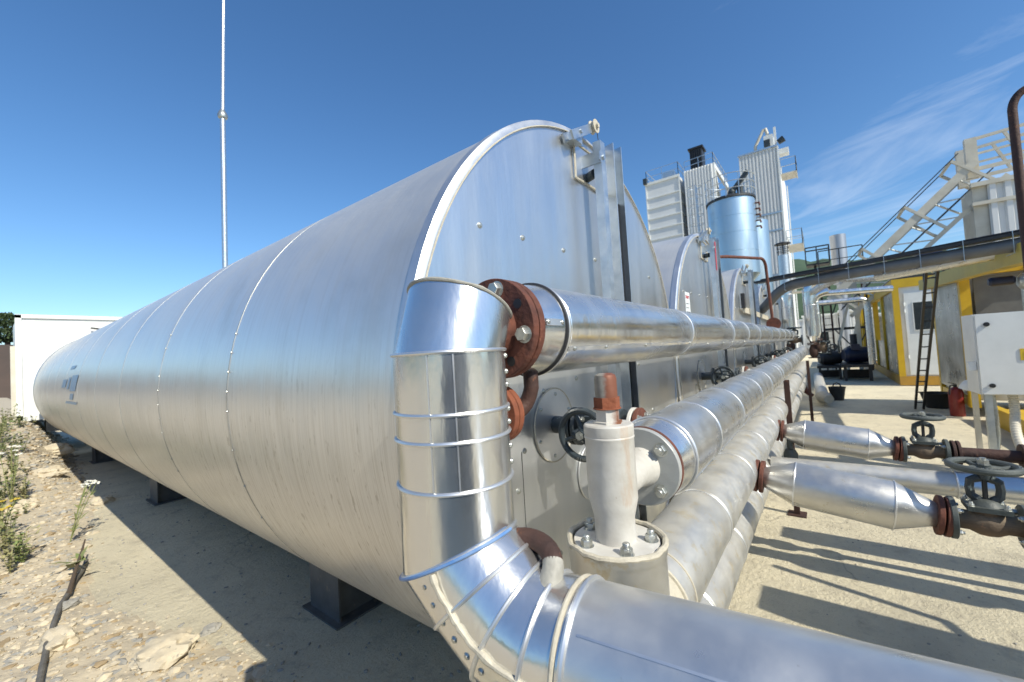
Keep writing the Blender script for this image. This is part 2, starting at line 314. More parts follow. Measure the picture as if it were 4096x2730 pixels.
    def chan(s, p0, p1, w, d, t, open_dir, up=None):
        """C channel: web plus two flanges"""
        p0 = V(p0); p1 = V(p1); a = (p1-p0); L = a.length; a.normalize(); o = V(open_dir).normalized(); u = a.cross(o)
        c = (p0+p1)/2
        s.obox(c, L/2, w/2, t/2, a, u, o)
        for k in (-1, 1): s.obox(c+u*k*(w/2-t/2)+o*(d/2+t/2), L/2, t/2, d/2, a, u, o)
        return s
    def corr(s, o, U, W, H, n, depth, nrm, z0=0):
        """corrugated sheet of width W along U, height H up, ribs standing along nrm"""
        o = V(o); U = V(U).normalized(); nrm = V(nrm).normalized(); b = len(s.v); prof = []
        p = W/n
        for i in range(n):
            x = i*p; prof += [(x, 0), (x+p*.38, 0), (x+p*.5, depth), (x+p*.88, depth)]
        prof.append((W, 0))
        for x, d in prof:
            q = o+U*x+nrm*d; s.v.append(q+V((0, 0, z0))); s.v.append(q+V((0, 0, z0+H)))
        for i in range(len(prof)-1): s.f.append((b+2*i, b+2*i+2, b+2*i+3, b+2*i+1))
        return s
    def pieces(s):
        p = list(range(len(s.v)))
        def fd(i):
            while p[i] != i: p[i] = p[p[i]]; i = p[i]
            return i
        for f in s.f:
            a = fd(f[0])
            for i in f[1:]: p[fd(i)] = a
        g = {}
        for f in s.f: g.setdefault(fd(f[0]), []).append(f)
        out = []
        for fs in g.values():
            ids = sorted({i for f in fs for i in f}); m_ = {q: k for k, q in enumerate(ids)}
            b = MB(); b.v = [s.v[i] for i in ids]; b.f = [tuple(m_[i] for i in f) for f in fs]; out.append(b)
        return out
    def build(s, name, mt, parent=None, smooth=35, flip=False):
        if name in SINGLE and parent is not None:
            q = s.pieces()
            if 1 < len(q) <= 100:
                for b in q: o = b.build(SINGLE[name], mt, parent, smooth)
                return o
        off = V((0, 0, 0)); q = parent
        while q is not None: off += q.location; q = q.parent
        me = bpy.data.meshes.new(name)
        me.from_pydata([tuple(p-off) for p in s.v], [], s.f); me.validate()
        import bmesh
        bm = bmesh.new(); bm.from_mesh(me); bmesh.ops.recalc_face_normals(bm, faces=bm.faces); bm.to_mesh(me); bm.free()
        if smooth:
            me.shade_smooth(); me.set_sharp_from_angle(angle=R(smooth))
        me.materials.append(M[mt] if isinstance(mt, str) else mt)
        o = bpy.data.objects.new(name, me); C.objects.link(o)
        if parent is not None: o.parent = parent
        return o
def tag(o, label=None, cat=None, group=None, kind=None):
    if label: o['label'] = label
    if cat: o['category'] = cat
    if group: o['group'] = group
    if kind: o['kind'] = kind
    return o
def thing(name, label, cat, loc=(0, 0, 0), group=None):
    o = bpy.data.objects.new(name, None); C.objects.link(o); o.location = loc; o.empty_display_size = .1
    return tag(o, label, cat, group)
def copytree(o, parent=None):
    c = o.copy(); C.objects.link(c); c.parent = parent
    for ch in list(o.children): copytree(ch, c)
    return c
def bolt(parent, p, ax, s=.012, h=.009, stud=True, mt='bolt'):
    b = MB(); b.lathe([(s, 0), (s, h*.85), (s*.9, h)], p, ax, 6)
    a = V(ax).normalized()
    if stud: b.lathe([(s*.62, 0), (s*.62, h*.55), (s*.5, h*.7)], V(p)+a*h*.95, ax, 14)
    b.lathe([(s*1.25, 0), (s*1.25, .0015)], V(p)-a*.001, ax, 18)
    return b.build('bolt', mt, parent)
def bolts(parent, c, ax, rad, n, s, h, ph=0, mt='bolt', stud=True):
    a, u, v = frame(ax)
    for i in range(n):
        t = 2*math.pi*i/n+ph; bolt(parent, V(c)+(u*math.cos(t)+v*math.sin(t))*rad, ax, s, h, stud, mt)
# ------------------------------------------------------------------ ground and far setting
g = MB(); xs = [-2500, -300, -60, -15, -5, 0, 3, 8, 20, 60, 300, 2500]; b0 = 0
for y in xs:
    for x in xs: g.v.append(V((x, y, 0)))
n = len(xs)
for j in range(n-1):
    for i in range(n-1): g.f.append((j*n+i, j*n+i+1, (j+1)*n+i+1, (j+1)*n+i))
tag(g.build('ground', 'ground'), kind='structure')
def xe(y):
    P = [(-5, -2.2), (0, .3), (1.2, .8), (2.6, .95), (3.2, .78), (4.2, .52), (5.6, .60), (7.7, .92), (12, 1.15), (18, 1.5), (60, 1.9)]
    for (a, b), (c, d) in zip(P, P[1:]):
        if a <= y <= c: return b+(d-b)*(y-a)/(c-a)
    return P[-1][1]
def sst(a, b, x):
    t = max(0, min(1, (x-a)/(b-a))); return t*t*(3-2*t)
def bank(x, y):
    e = xe(y)+.10*noise.noise(V((y*2.3, 3, 0))); d = e-x
    if d < 0: return -.02-.05*min(1, -d)
    h = .035*sst(0, .25, d)+.74*sst(7.5, 13, y)*sst(0, .7, d)+.1*sst(0, 2, d)
    return h+(.02*noise.noise(V((x*6, y*6, 0)))+.012*noise.noise(V((x*19, y*19, 2))))*sst(0, .2, d)
g = MB(); ys = []; y = 1.2
while y < 45: ys.append(y); y += .045 if y < 6 else (.12 if y < 16 else 1.0)
xx = [(-30+i*3) for i in range(9)]+[-4, -2.6, -1.8, -1.2]+[-.9+.045*i for i in range(60)]
for y in ys:
    for x in xx: g.v.append(V((x, y, bank(x, y))))
n = len(xx)
for j in range(len(ys)-1):
    for i in range(n-1):
        if g.v[j*n+i].z > -.06 or g.v[j*n+i+1].z > -.06: g.f.append((j*n+i, j*n+i+1, (j+1)*n+i+1, (j+1)*n+i))
tag(g.build('gravel_bank', 'gravelsoil', smooth=60), kind='structure')
# wooded hill beyond the plant
g = MB(); n = 140
for j in range(9):
    for i in range(n):
        t = i/(n-1); ang = R(-55+75*t); d = 380+j*40
        base = 67+8*math.sin(t*5.0+3.2)+5*math.sin(t*17)+2.5*noise.noise(V((t*60, j, 0)))
        h = base*math.sin(min(1, j/2)*math.pi/2)*(1.0)
        g.v.append(V((d*math.cos(ang), d*math.sin(ang), h-.3+1.6*noise.noise(V((t*180, j*2.1, 5)))*(j > 0))))
for j in range(8):
    for i in range(n-1): g.f.append((j*n+i, j*n+i+1, (j+1)*n+i+1, (j+1)*n+i))
tag(g.build('hill', 'hill', smooth=60), kind='structure')
g = MB(); n = 150
for j in range(6):
    for i in range(n):
        t = i/(n-1); ang = R(118+185*t); d = 170+j*30
        h = (19+6*math.sin(t*9)+3*math.sin(t*23))*math.sin(min(1, (j+.3)/3)*math.pi/2)*min(1, t*12+.2, (1-t)*8+.1)
        g.v.append(V((d*math.cos(ang), d*math.sin(ang), h-.3+1.5*noise.noise(V((t*150, j*2.1, 9)))*(j > 0))))
for j in range(5):
    for i in range(n-1): g.f.append((j*n+i, j*n+i+1, (j+1)*n+i+1, (j+1)*n+i))
tag(g.build('hill', 'hill', smooth=60), kind='structure')
g = MB(); n = 40
for i in range(n):
    x = -40+i*2.2; h = 5.2+.5*noise.noise(V((i*.3, 0, 0)))
    g.v += [V((x, 48, 0)), V((x, 58, h)), V((x, 75, h+.3)), V((x, 90, 0))]
for i in range(n-1):
    for k in range(3): g.f.append((4*i+k, 4*i+4+k, 4*i+5+k, 4*i+1+k))
tag(g.build('soil_bank', 'soil', smooth=60), kind='structure')
# trees on the soil bank
def make_tree(x, y, z, h, label):
    t = thing('tree', label, 'tree', (x, y, z), 'trees on the soil bank')
    MB().tube([(x, y, z-.3), (x+.1, y, z+h*.3), (x, y+.1, z+h*.7)], [.22, .16, .06], 8).build('trunk', 'bark', t)
    b = MB()
    for _ in range(2200):
        a = random.random()*6.283; q = random.random()**.45; zz = random.random()
        rr = h*.42*math.sin(math.pi*(.12+.8*zz))*q*(1+.25*math.sin(a*3+zz*7)); p = V((x+rr*math.cos(a), y+rr*math.sin(a), z+h*(.2+.8*zz)))
        d1 = V((random.uniform(-1, 1), random.uniform(-1, 1), random.uniform(-1, 1))).normalized()*.16; d2 = V((random.uniform(-1, 1), random.uniform(-1, 1), random.uniform(-1, 1))).normalized()*.16
        k = len(b.v); b.v += [p, p+d1, p+d1+d2, p+d2]; b.f.append((k, k+1, k+2, k+3))
    b.build('crown', 'tree', t, smooth=0)
make_tree(-.6, 62, 5.0, 3.8, 'dark round tree at the left edge on the soil bank')
make_tree(1.6, 63, 5.2, 3.4, 'dark tree on the soil bank, nearest the white container')
make_tree(4.2, 64, 5.2, 3.3, 'low dark tree just showing over the white container roof')
# ------------------------------------------------------------------ storage tanks
TX, TR, TZ, TY, TL, SP = 1.914, 1.23, 1.443, .89, 12.4, 2.507
def make_tank():
    t = thing('storage_tank', 'nearest aluminium clad horizontal tank, its end panel framed by a pale rim', 'tank', (TX, TY, 0), 'row of insulated tanks')
    b = MB(); n = 128
    prof = []; y = 0
    seams = [.0]+[1.27+1.19*i for i in range(10)]
    for i, s0 in enumerate(seams):
        s1 = seams[i+1] if i+1 < len(seams) else TL-.0
        e_ = 0 if i == 0 else .0045
        prof += [(TR-e_, s0+.0005), (TR-e_*.55, s0+.03), (TR-e_*.15, s0+.07), (TR, s0+.12), (TR, (s0+s1)/2), (TR, s1-.10), (TR-.0008, s1-.05), (TR-.002, s1-.008), (TR-.0055, s1-.0075), (TR-.0055, s1)]
    b.lathe(prof, (TX, TY+.03, TZ), (0, 1, 0), n, False, False); b.build('shell', 'shell', t, 40)
    b = MB()
    for s0 in seams[1:]: b.lathe([(TR-.006, s0-.008), (TR-.0002, s0-.0075), (TR-.0002, s0+.002), (TR-.006, s0+.0025)], (TX, TY+.03, TZ), (0, 1, 0), 128, False, False)
    b.build('seam_bands', 'seamg', t)
    # end panels and rims
    b = MB(); b.lathe([(TR-.02, .0), (TR-.05, .0), (.01, .0)], (TX, TY, TZ), (0, 1, 0), 128, False, True)
    ep = b.build('end_panel', 'panel', t)
    b = MB(); b.lathe([(TR-.020, .0), (TR-.020, -.006), (TR-.002, -.003), (TR+.006, .003), (TR+.007, .04), (TR+.001, .047)], (TX, TY, TZ), (0, 1, 0), 128, False, False); rim = b.build('rim', 'trim', t)
    b = MB(); b.ring((TX, TY-.009, TZ), (0, 1, 0), TR-.022, .003, 128, 6); b.build('seal_bead', 'seal', rim)
    b = MB(); b.lathe([(.01, 0), (TR, 0), (TR+.01, -.06), (TR, -.08)], (TX, TY+TL+.08, TZ), (0, 1, 0), 96, False, False); b.build('rear_panel', 'panel', t)
    # seam rivets on the shell, left side
    b = MB()
    for s0 in seams[1:3]:
        for k in range(12):
            a = R(160+4.2*k)
            if random.random() < .2: continue
            p = V((TX+math.cos(a)*(TR+.001), TY+.02+s0, TZ+math.sin(a)*TR)); b.lathe([(.005, 0), (.004, .003), (.001, .004)], p, (math.cos(a), 0, math.sin(a)), 8)
    b.build('seam_rivets', 'bolt', t)
    # self tapping screws on the end panel
    b = MB()
    for (x, z) in [(1.025, 2.042), (1.272, 2.047), (1.582, 2.051), (1.9, 2.057), (2.3, 2.05), (2.7, 2.06), (1.35, 1.45), (1.62, 1.48), (1.15, 1.12), (1.2, 1.25), (2.4, 1.5), (2.6, 1.2), (2.75, 1.62), (1.4, .8)]:
        b.lathe([(.011, 0), (.010, .003), (.006, .0045), (.006, .007), (.002, .008)], (x, TY, z), (0, -1, 0), 12)
    b.build('screws', 'bolt', ep)
    # a sheet joint on the panel
    b = MB(); b.box(1.18, 1.182, TY-.0012, TY-.0002, .5, 1.25); b.box(2.28, 2.2815, TY-.0012, TY-.0002, .5, 2.5); b.build('sheet_joint', 'dark', ep)
    # feet
    for fy in (2.49, 6.75, 11.3):
        f = MB(); x0 = 1.335; x1 = 2.49; zt = .36
        for xa in (x0, x1-.012): f.box(xa, xa+.012, fy, fy+.36, .012, zt+.04)
        f.box(x0+.012, x1-.012, fy+.05, fy+.062, .012, .25); f.box(x0+.012, x1-.012, fy+.3, fy+.312, .012, .25)
        f.box(x0-.04, x1+.04, fy-.04, fy+.40, 0, .012)
        f.build('foot', 'feet', t)
    # manhole style cover discs around the nozzles
    b = MB(); b.disc((1.41, TY-.0005, 1.31), (0, -1, 0), .145, .006, 48); cp = b.build('cover_disc', 'trim', t)
    MB().ring((1.41, TY-.006, 1.31), (0, -1, 0), .146, .003, 48, 6).build('seal_bead', 'seal', cp)
    b = MB()
    for i in range(6):
        a = .4+i*1.047; b.lathe([(.008, 0), (.007, .004), (.003, .006)], (1.41+.122*math.cos(a), TY-.006, 1.31+.122*math.sin(a)), (0, -1, 0), 10)
    b.build('screws', 'bolt', cp)
    b = MB(); b.disc((1.70, TY-.0005, 1.05), (0, -1, 0), .12, .006, 48); b.ring((1.70, TY-.006, 1.05), (0, -1, 0), .122, .004, 48, 6); b.build('cover_disc', 'trim', t)
    # level gauge: box post, channel, brackets, pulley arm, cable
    px, py = 1.83, .80
    b = MB(); b.box(px-.024, px+.024, py-.020, py+.020, .25, 2.60); gp = b.build('gauge_post', 'galv', t)
    b = MB(); b.chan((px+.205, py+.03, .25), (px+.205, py+.03, 2.66), .075, .045, .005, (-.2, -1, 0)); b.build('gauge_channel', 'galv', t)
    b = MB(); b.box(px+.172, px+.238, py+.008, py+.024, .25, 2.36); b.build('dark_gap_strip', 'black', t)  # black strip standing in for the shaded gap inside the channel
    b = MB(); b.box(1.73, 1.99, TY-.008, TY, 2.425, 2.60); bp = b.build('bracket_plate', 'panel', t)
    b = MB()
    for p0, p1 in (((1.73, 2.60), (1.99, 2.60)), ((1.73, 2.425), (1.99, 2.425)), ((1.73, 2.425), (1.73, 2.60)), ((1.99, 2.425), (1.99, 2.60))):
        b.tube([(p0[0], TY-.008, p0[1]), ((p0[0]+p1[0])/2, TY-.010, (p0[1]+p1[1])/2+.002), (p1[0], TY-.008, p1[1])], .0055, 6)
    b.build('seal_bead', 'seal', bp)
    b = MB(); b.box(1.80, px-.04, py-.02, py-.012, 2.50, 2.54); b.box(1.80, 1.806, py-.02, TY, 2.49, 2.55); b.lathe([(.011, 0), (.011, .008)], (1.825, py-.02, 2.52), (0, -1, 0), 6); b.build('bracket', 'galv', t)
    b = MB(); b.cyl((1.86, TY, 2.46), (px, py+.03, 2.46), .022, seg=16); b.build('bracket', 'wheeld', t)
    b = MB(); b.beam((1.62, .83, TZ+TR-.105), (1.86, .83, TZ+TR+.03), .010, .042, (0, 0, 1)); b.beam((1.62, .875, TZ+TR-.105), (1.86, .875, TZ+TR+.03), .010, .042, (0, 0, 1))
    b.box(1.66, 1.74, .84, .93, TZ+TR-.10, TZ+TR-.065); b.lathe([(.010, 0), (.010, .008)], (1.70, .825, TZ+TR-.058), (0, -1, 0), 6)
    pa = b.build('pulley_arm', 'galv', t)
    b = MB(); c = V((1.845, .838, TZ+TR+.022)); a = V((0, -1, 0))
    b.lathe([(.033, 0), (.033, .004), (.027, .010), (.027, .018), (.033, .024), (.033, .028)], c, a, 28); b.lathe([(.012, .026), (.012, .040)], c, a, 6); b.build('pulley_wheel', 'seal', pa)
    MB().tube([(1.872, .822, 2.69), (1.872, .818, 2.64), (1.86, .81, 2.595)], .0018, 6).build('cable', 'dark', t)
    return t
tank = make_tank()
labels = ['second aluminium clad tank, with a red and white notice on its end panel', 'third aluminium clad tank, behind the bent brown pipe',
          'fourth aluminium clad tank, beyond the overhead cable tray', 'fifth aluminium clad tank in the row, mostly hidden by its neighbours', 'sixth and farthest aluminium clad tank, beside the upright lagged pipes']
tanks = [tank]
for i, lb in enumerate(labels):
    c = copytree(tank); c.location.x = TX+SP*(i+1); c['label'] = lb; tanks.append(c)
# blue print on the first tank's shell
def patch(parent, y0, y1, a0, a1, name, mt, off=.004):
    b = MB(); k = 10
    for i in range(k+1):
        a = R(a0+(a1-a0)*i/k)
        b.v += [V((TX+math.cos(a)*(TR+off), y0+.12*(i/k), TZ+math.sin(a)*(TR+off))), V((TX+math.cos(a)*(TR+off), y1+.12*(i/k), TZ+math.sin(a)*(TR+off)))]
    for i in range(k): b.f.append((2*i, 2*i+1, 2*i+3, 2*i+2))
    return b
b = MB()
for (y0, y1, a0, a1) in [(6.95, 7.45, 169, 178), (7.55, 7.75, 170, 177), (7.9, 8.3, 171, 176), (7.2, 7.5, 179.5, 183), (6.95, 7.95, 184.2, 185.6), (7.4, 7.8, 163, 165)]:
    q = patch(tank, y0, y1, a0, a1, '', ''); k = len(b.v); b.v += q.v; b.f += [tuple(k+i for i in f) for f in q.f]
b.build('printed_emblem', 'bluef', tank)
# notice on tank 2
def text_mb(txt, size, o, X, Y, mt, parent, name='lettering', ext=.0008, align='LEFT'):
    cu = bpy.data.curves.new('t', 'FONT'); cu.body = txt; cu.size = size; cu.extrude = ext; cu.align_x = align
    ob = bpy.data.objects.new('t', cu); C.objects.link(ob)
    dg = bpy.context.evaluated_depsgraph_get(); me = bpy.data.meshes.new_from_object(ob.evaluated_get(dg))
    bpy.data.objects.remove(ob)
    X = V(X).normalized(); Y = V(Y).normalized(); Z = X.cross(Y); b = MB()
    b.v = [V(o)+X*v.co.x+Y*v.co.y+Z*v.co.z for v in me.vertices]; b.f = [tuple(p.vertices) for p in me.polygons]
    return b
t2 = tanks[1]
b = MB().box(3.56, 3.70, TY-.003, TY-.0005, 1.55, 2.04); no = b.build('notice', 'label', t2)
text_mb('TEREPT', .036, (3.565, TY-.004, 1.985), (1, 0, 0), (0, 0, 1), 'redp', no).build('lettering', 'redp', no, 0)
b = MB()
for i in range(10): b.box(3.575, 3.575+random.uniform(.08, .11), TY-.0042, TY-.0032, 1.94-i*.035, 1.945-i*.035)
b.build('small_print', 'dark', no)
b = MB().box(SP+1.83-.01, SP+1.83+.02, .772, .7745, 2.3, 2.58); b.build('red_mark', 'redp', t2)
# ------------------------------------------------------------------ lagged pipes
def pipe_x(t, x0, x1, y, z, r, mt, seams, first=None, screws=True):
    prof = []; b = MB(); xs_ = [x0]+[s for s in seams if x0 < s < x1]+[x1]
    for i in range(len(xs_)-1):
        a, c = xs_[i], xs_[i+1]
        prof += [(r-.0012, a-x0+.0005), (r-.0012, a-x0+.02), (r, a-x0+.022), (r, (a+c)/2-x0), (r, c-x0-.002), (r-.0005, c-x0)]
    b.lathe(prof, (x0, y, z), (1, 0, 0), 48); j = b.build('jacket', mt, t, 30)
    b = MB()
    for s in xs_[1:-1]: b.ring((s+.002, y, z), (1, 0, 0), r+.0005, .0028, 48, 6)
    b.build('swage_beads', 'trim', t)
    return j
P1 = (.55, 1.657); P2 = (.394, 1.295); P3 = (.41, .952); P4 = (.449, .651)
t = thing('lagged_pipe', 'topmost lagged silver pipe running from the big rusty flange past the tanks', 'pipe', (.80, P1[0], P1[1]), 'lagged pipes along the tanks')
j = pipe_x(t, .785, 10.6, *P1, .106, 'alu', [1.87, 2.9, 3.55, 4.25, 5.3, 6.3, 7.3, 8.3, 9.3])
b = MB(); b.lathe([(.088, 0), (.096, .008), (.106, .09)], (.695, *P1), (1, 0, 0), 48); cone = b.build('end_cone', 'alu', t)
b = MB(); b.ring((.783, *P1), (1, 0, 0), .1065, .004, 56, 8); b.build('rim_bead', 'dark', t)
b = MB(); b.ring((.791, *P1), (1, 0, 0), .1065, .004, 56, 8); b.build('rim_bead', 'trim', t)
def axstrip(t, parent, x0, x1, c, r, ang, w, mt='trim', screws=(), name='lap_strip'):
    b = MB(); a = R(ang); d = V((0, math.cos(a), math.sin(a))); u = V((0, -math.sin(a), math.cos(a)))
    p = V((x0, c[0], c[1]))+d*(r+.0008); q = V((x1, c[0], c[1]))+d*(r+.0008)
    b.obox((p+q)/2, (x1-x0)/2, w/2, .0015, (1, 0, 0), u, d); o = b.build(name, mt, parent)
    if screws:
        s = MB()
        for x in screws: s.lathe([(.0055, 0), (.005, .002), (.003, .0035), (.0008, .0036)], V((x, c[0], c[1]))+d*(r+.002), d, 12)
        s.build('screws', 'bolt', o)
axstrip(t, j, .80, 1.86, P1, .1062, 208, .010, 'alu', [.83, 1.0, 1.3, 1.84])
axstrip(t, j, 1.89, 4.2, P1, .1062, 214, .010, 'alu', [2.2, 2.6, 2.88, 3.4])
axstrip(t, cone, .705, .780, P1, .1015, 176, .014, 'trim', [.712, .768])
# rusty flange pair
fl = MB(); fl.disc((.655, *P1), (1, 0, 0), .106, .019, 64, .0015); fl.build('flange', 'rust', t); f1 = t.children[-1]
fl = MB(); fl.disc((.678, *P1), (1, 0, 0), .106, .019, 64, .0015); f2 = fl.build('flange', 'rust', t)
b = MB(); b.disc((.672, *P1), (1, 0, 0), .098, .010, 48); b.build('gasket', 'dark', t)
b = MB(); b.cyl((.69, *P1), (.72, *P1), .06); b.build('neck', 'rust', t)
for k in range(8):
    a = R(102+45*k); c = (math.cos(a)*.083, math.sin(a)*.083)
    if k % 2 == 0:
        bolt(f1, (.655, P1[0]+c[0], P1[1]+c[1]), (-1, 0, 0), .0142, .015, False)
        bolt(f2, (.697, P1[0]+c[0], P1[1]+c[1]), (1, 0, 0), .0128, .012)
    else:
        MB().lathe([(.010, 0), (.010, .0012)], (.6545, P1[0]+c[0], P1[1]+c[1]), (-1, 0, 0), 20).build('bolt_hole', 'black', f1)
# jumper pipe below the flange with its own small flange pair
def arc_pts(p0, c, p1, n=10):  # quadratic bezier
    p0, c, p1 = V(p0), V(c), V(p1)
    return [p0*(1-s)**2+c*2*s*(1-s)+p1*s*s for s in [i/n for i in range(n+1)]]
b = MB(); b.tube([(.755, .53, 1.575), (.755, .53, 1.535)]+arc_pts((.755, .53, 1.525), (.755, .545, 1.47), (.705, .56, 1.468)), .017, 18); b.build('bypass_pipe', 'rustd', t)
b = MB(); b.disc((.664, .572, 1.475), (1, 0, 0), .062, .0155, 48, .0015); b.disc((.6815, .572, 1.475), (1, 0, 0), .062, .0155, 48, .0015); bf = b.build('small_flange', 'rusto', t)
for k in range(4):
    a = R(45+90*k); bolt(bf, (.664, .572+.044*math.cos(a), 1.475+.044*math.sin(a)), (-1, 0, 0), .0105, .012, False)
    bolt(bf, (.698, .572+.044*math.cos(a), 1.475+.044*math.sin(a)), (1, 0, 0), .0095, .010)

t = thing('lagged_pipe', 'lagged silver pipe bolted to the white relief valve by a big grey flange', 'pipe', (1.1, P2[0], P2[1]), 'lagged pipes along the tanks')
j = pipe_x(t, 1.145, 11.4, *P2, .107, 'alud', [1.47, 1.95, 2.6, 3.15, 3.9, 4.1, 5.2, 6.3, 6.9, 8.0, 9.2, 10.2])
b = MB(); b.lathe([(.094, 0), (.096, .008), (.106, .085)], (1.058, *P2), (1, 0, 0), 48); b.build('end_cone', 'alu', t)
MB().ring((1.147, *P2), (1, 0, 0), .1075, .004, 56, 8).build('rim_bead', 'trim', t)
axstrip(t, j, 1.15, 6.0, P2, .1072, 224, .010, 'alud', [1.3, 1.45, 1.6, 1.8, 2.1, 2.4, 2.8])
b = MB(); b.disc((1.044, *P2), (1, 0, 0), .0985, .012, 64); b.build('gasket_rim', 'rust', t)
b = MB(); b.disc((1.024, *P2), (1, 0, 0), .0975, .018, 64); gf = b.build('flange', 'greyw', t)
for k in range(4):
    a = R(138+90*k); bolt(gf, (1.024, P2[0]+.073*math.cos(a), P2[1]+.073*math.sin(a)), (-1, 0, 0), .0145, .013)
t2p = t

t = thing('lagged_pipe', 'pale dusty lagged pipe ending in the drum under the white relief valve', 'pipe', (.85, P3[0], P3[1]), 'lagged pipes along the tanks')
j = pipe_x(t, 1.02, 11.4, *P3, .108, 'alup', [1.6, 2.2, 2.8, 3.4, 4.0, 4.6, 5.5, 6.4, 7.4, 8.4, 9.5])
axstrip(t, j, 1.05, 5.0, P3, .1082, 322, .010, 'alup', [1.1, 1.4, 1.7, 2.0])
b = MB(); b.ring((1.03, *P3), (1, 0, 0), .109, .006, 48, 8); b.ring((1.10, *P3), (1, 0, 0), .1085, .003, 48, 8); b.build('seal_bead', 'seal', t)
b = MB(); b.cyl((.86, *P3), (1.03, *P3), .1085, seg=48); b.build('tee_jacket', 'seal', t)
b = MB(); b.lathe([(.104, -.34), (.104, -.02), (.107, -.012), (.108, .003), (.100, .006), (.098, -.004)], (.85, .394, 1.18), (0, 0, 1), 56, True, False); dr = b.build('drum_jacket', 'alup', t)
rg = MB(); pts = []
for i in range(57):
    a = 2*math.pi*i/56; rr = .103+.0035*noise.noise(V((math.cos(a)*4, math.sin(a)*4, 1))); pts.append((.85+rr*math.cos(a), .394+rr*math.sin(a), 1.184+.003*noise.noise(V((math.cos(a)*6, math.sin(a)*6, 4)))))
rg.tube(pts, .0065, 8, False).build('seal_bead', 'seal', dr)
t3p = t
t = thing('lagged_pipe', 'lowest pale dusty lagged pipe, close above the concrete', 'pipe', (1.0, P4[0], P4[1]), 'lagged pipes along the tanks')
j = pipe_x(t, .90, 11.0, *P4, .106, 'alup', [1.5, 2.1, 2.75, 3.3, 4.2, 5.0, 6, 7, 8, 9, 10])
axstrip(t, j, .95, 5.0, P4, .1062, 330, .010, 'alup', [1.2, 1.6, 2.0])
# pipe supports
def stand(x, y, z1, label, mt='rustd'):
    t = thing('pipe_stand', label, 'support post', (x, y, 0), 'steel stands under the pipes')
    b = MB(); b.box(x-.022, x+.022, y-.022, y+.022, .01, z1); b.build('post', mt, t)
    b = MB(); b.box(x-.07, x+.07, y-.07, y+.07, 0, .01); b.build('base_plate', mt, t)
stand(4.5, .30, 1.22, 'rusty upright stand in front of the dusty lagged pipes')
stand(8.6, .25, 1.20, 'farther rusty stand between the lagged pipes and the upright pipes')
# ------------------------------------------------------------------ front riser with its segmented elbow
VX, VY, VR = .545, .568, .105
d2 = V((.092, -.996, 0)).normalized()
t = thing('insulated_riser', 'shiny upright pipe turning through a segmented elbow into the big pipe in the foreground', 'pipe', (VX, VY, .0))
zb = 1.343; Rb = .214; axd = d2.cross(V((0, 0, -1))).normalized()  # bend axis
cen = V((VX, VY, zb))+d2*Rb
def bend(a):   # centre line point and tangent at bend angle a
    return cen-d2*Rb*math.cos(a)+V((0, 0, -1))*Rb*math.sin(a), (V((0, 0, -1))*math.cos(a)+d2*math.sin(a)).normalized()
side_v = d2.cross(V((0, 0, 1))).normalized()
def ell(a, r=VR, n=64, extra=0):
    """cut of the pipe by the joint plane through the bend centre at angle a"""
    rad = (V((0, 0, 0))-(cen-(cen-d2*math.cos(a)*1+V((0, 0, -1))*math.sin(a)*1)))
    e = (-d2*math.cos(a)+V((0, 0, -1))*math.sin(a)).normalized()   # away from the centre
    k = 1/math.cos(a if a < R(25) else R(9.4)); c = cen+e*Rb*k
    return [c+e*(r*k)*math.cos(q)+side_v*r*math.sin(q) for q in [2*math.pi*i/n for i in range(n)]], c, e
def loft(rings):
    b = MB(); n = len(rings[0])
    for rg in rings: b.v += rg
    for k in range(len(rings)-1):
        for i in range(n):
            j = (i+1) % n; b.f.append((k*n+i, k*n+j, (k+1)*n+j, (k+1)*n+i))
    return b
def circ(c, ax, r=VR, n=64, e=None):
    a = V(ax).normalized(); e = (-d2 if e is None else e); e = (e-a*e.dot(a)).normalized()
    return [V(c)+e*r*math.cos(q)+side_v*r*math.sin(q) for q in [2*math.pi*i/n for i in range(n)]]
angs = [R(24.6), R(43.4), R(62.2), R(81)]
# vertical run, in four sheets between the beads
zr = [1.612, 1.507, 1.46, 1.378]
up = (0, 0, 1)
def vr(z): return circ((VX, VY, z), up)
b = loft([vr(1.612), vr(1.512), vr(1.5065), vr(1.4655), vr(1.455), vr(1.383), vr(1.373), ell(angs[0])[0]])
vj = b.build('vertical_jacket', 'alu', t)
# mitred top piece leaning to the flange
topring = []
n = 64; base = vr(1.612)
for p in base:
    q = p-V((VX, VY, 0)); s = q.x/VR; topring.append(V((VX+.034+q.x*.93, VY+q.y*.95-.002, 1.703-.040*s+.004*noise.noise(p*18))))
b = loft([base, topring]); b.f.append(tuple(len(b.v)-64+i for i in range(64))); tj = b.build('top_jacket', 'alu', t)
pts = [p+V((0, 0, .001)) for p in topring]; pts.append(pts[0])
MB().tube(pts, [.0030+.0025*abs(noise.noise(p*45)) for p in pts], 8, False).build('seal_bead', 'sealg', tj)
b = MB(); b.tube(arc_pts((.575, VY, 1.62), (.60, .555, P1[1]), (.70, .545, P1[1])), .062, 24); b.tube([(.69, .545, P1[1]), (.712, .545, P1[1])], .075, 24); b.build('steel_bend', 'rust', t)
bd = MB()
for z in zr: bd.ring((VX, VY, z), up, VR+.001, .0034, 64, 8)
bd.build('swage_beads', 'trim', t)
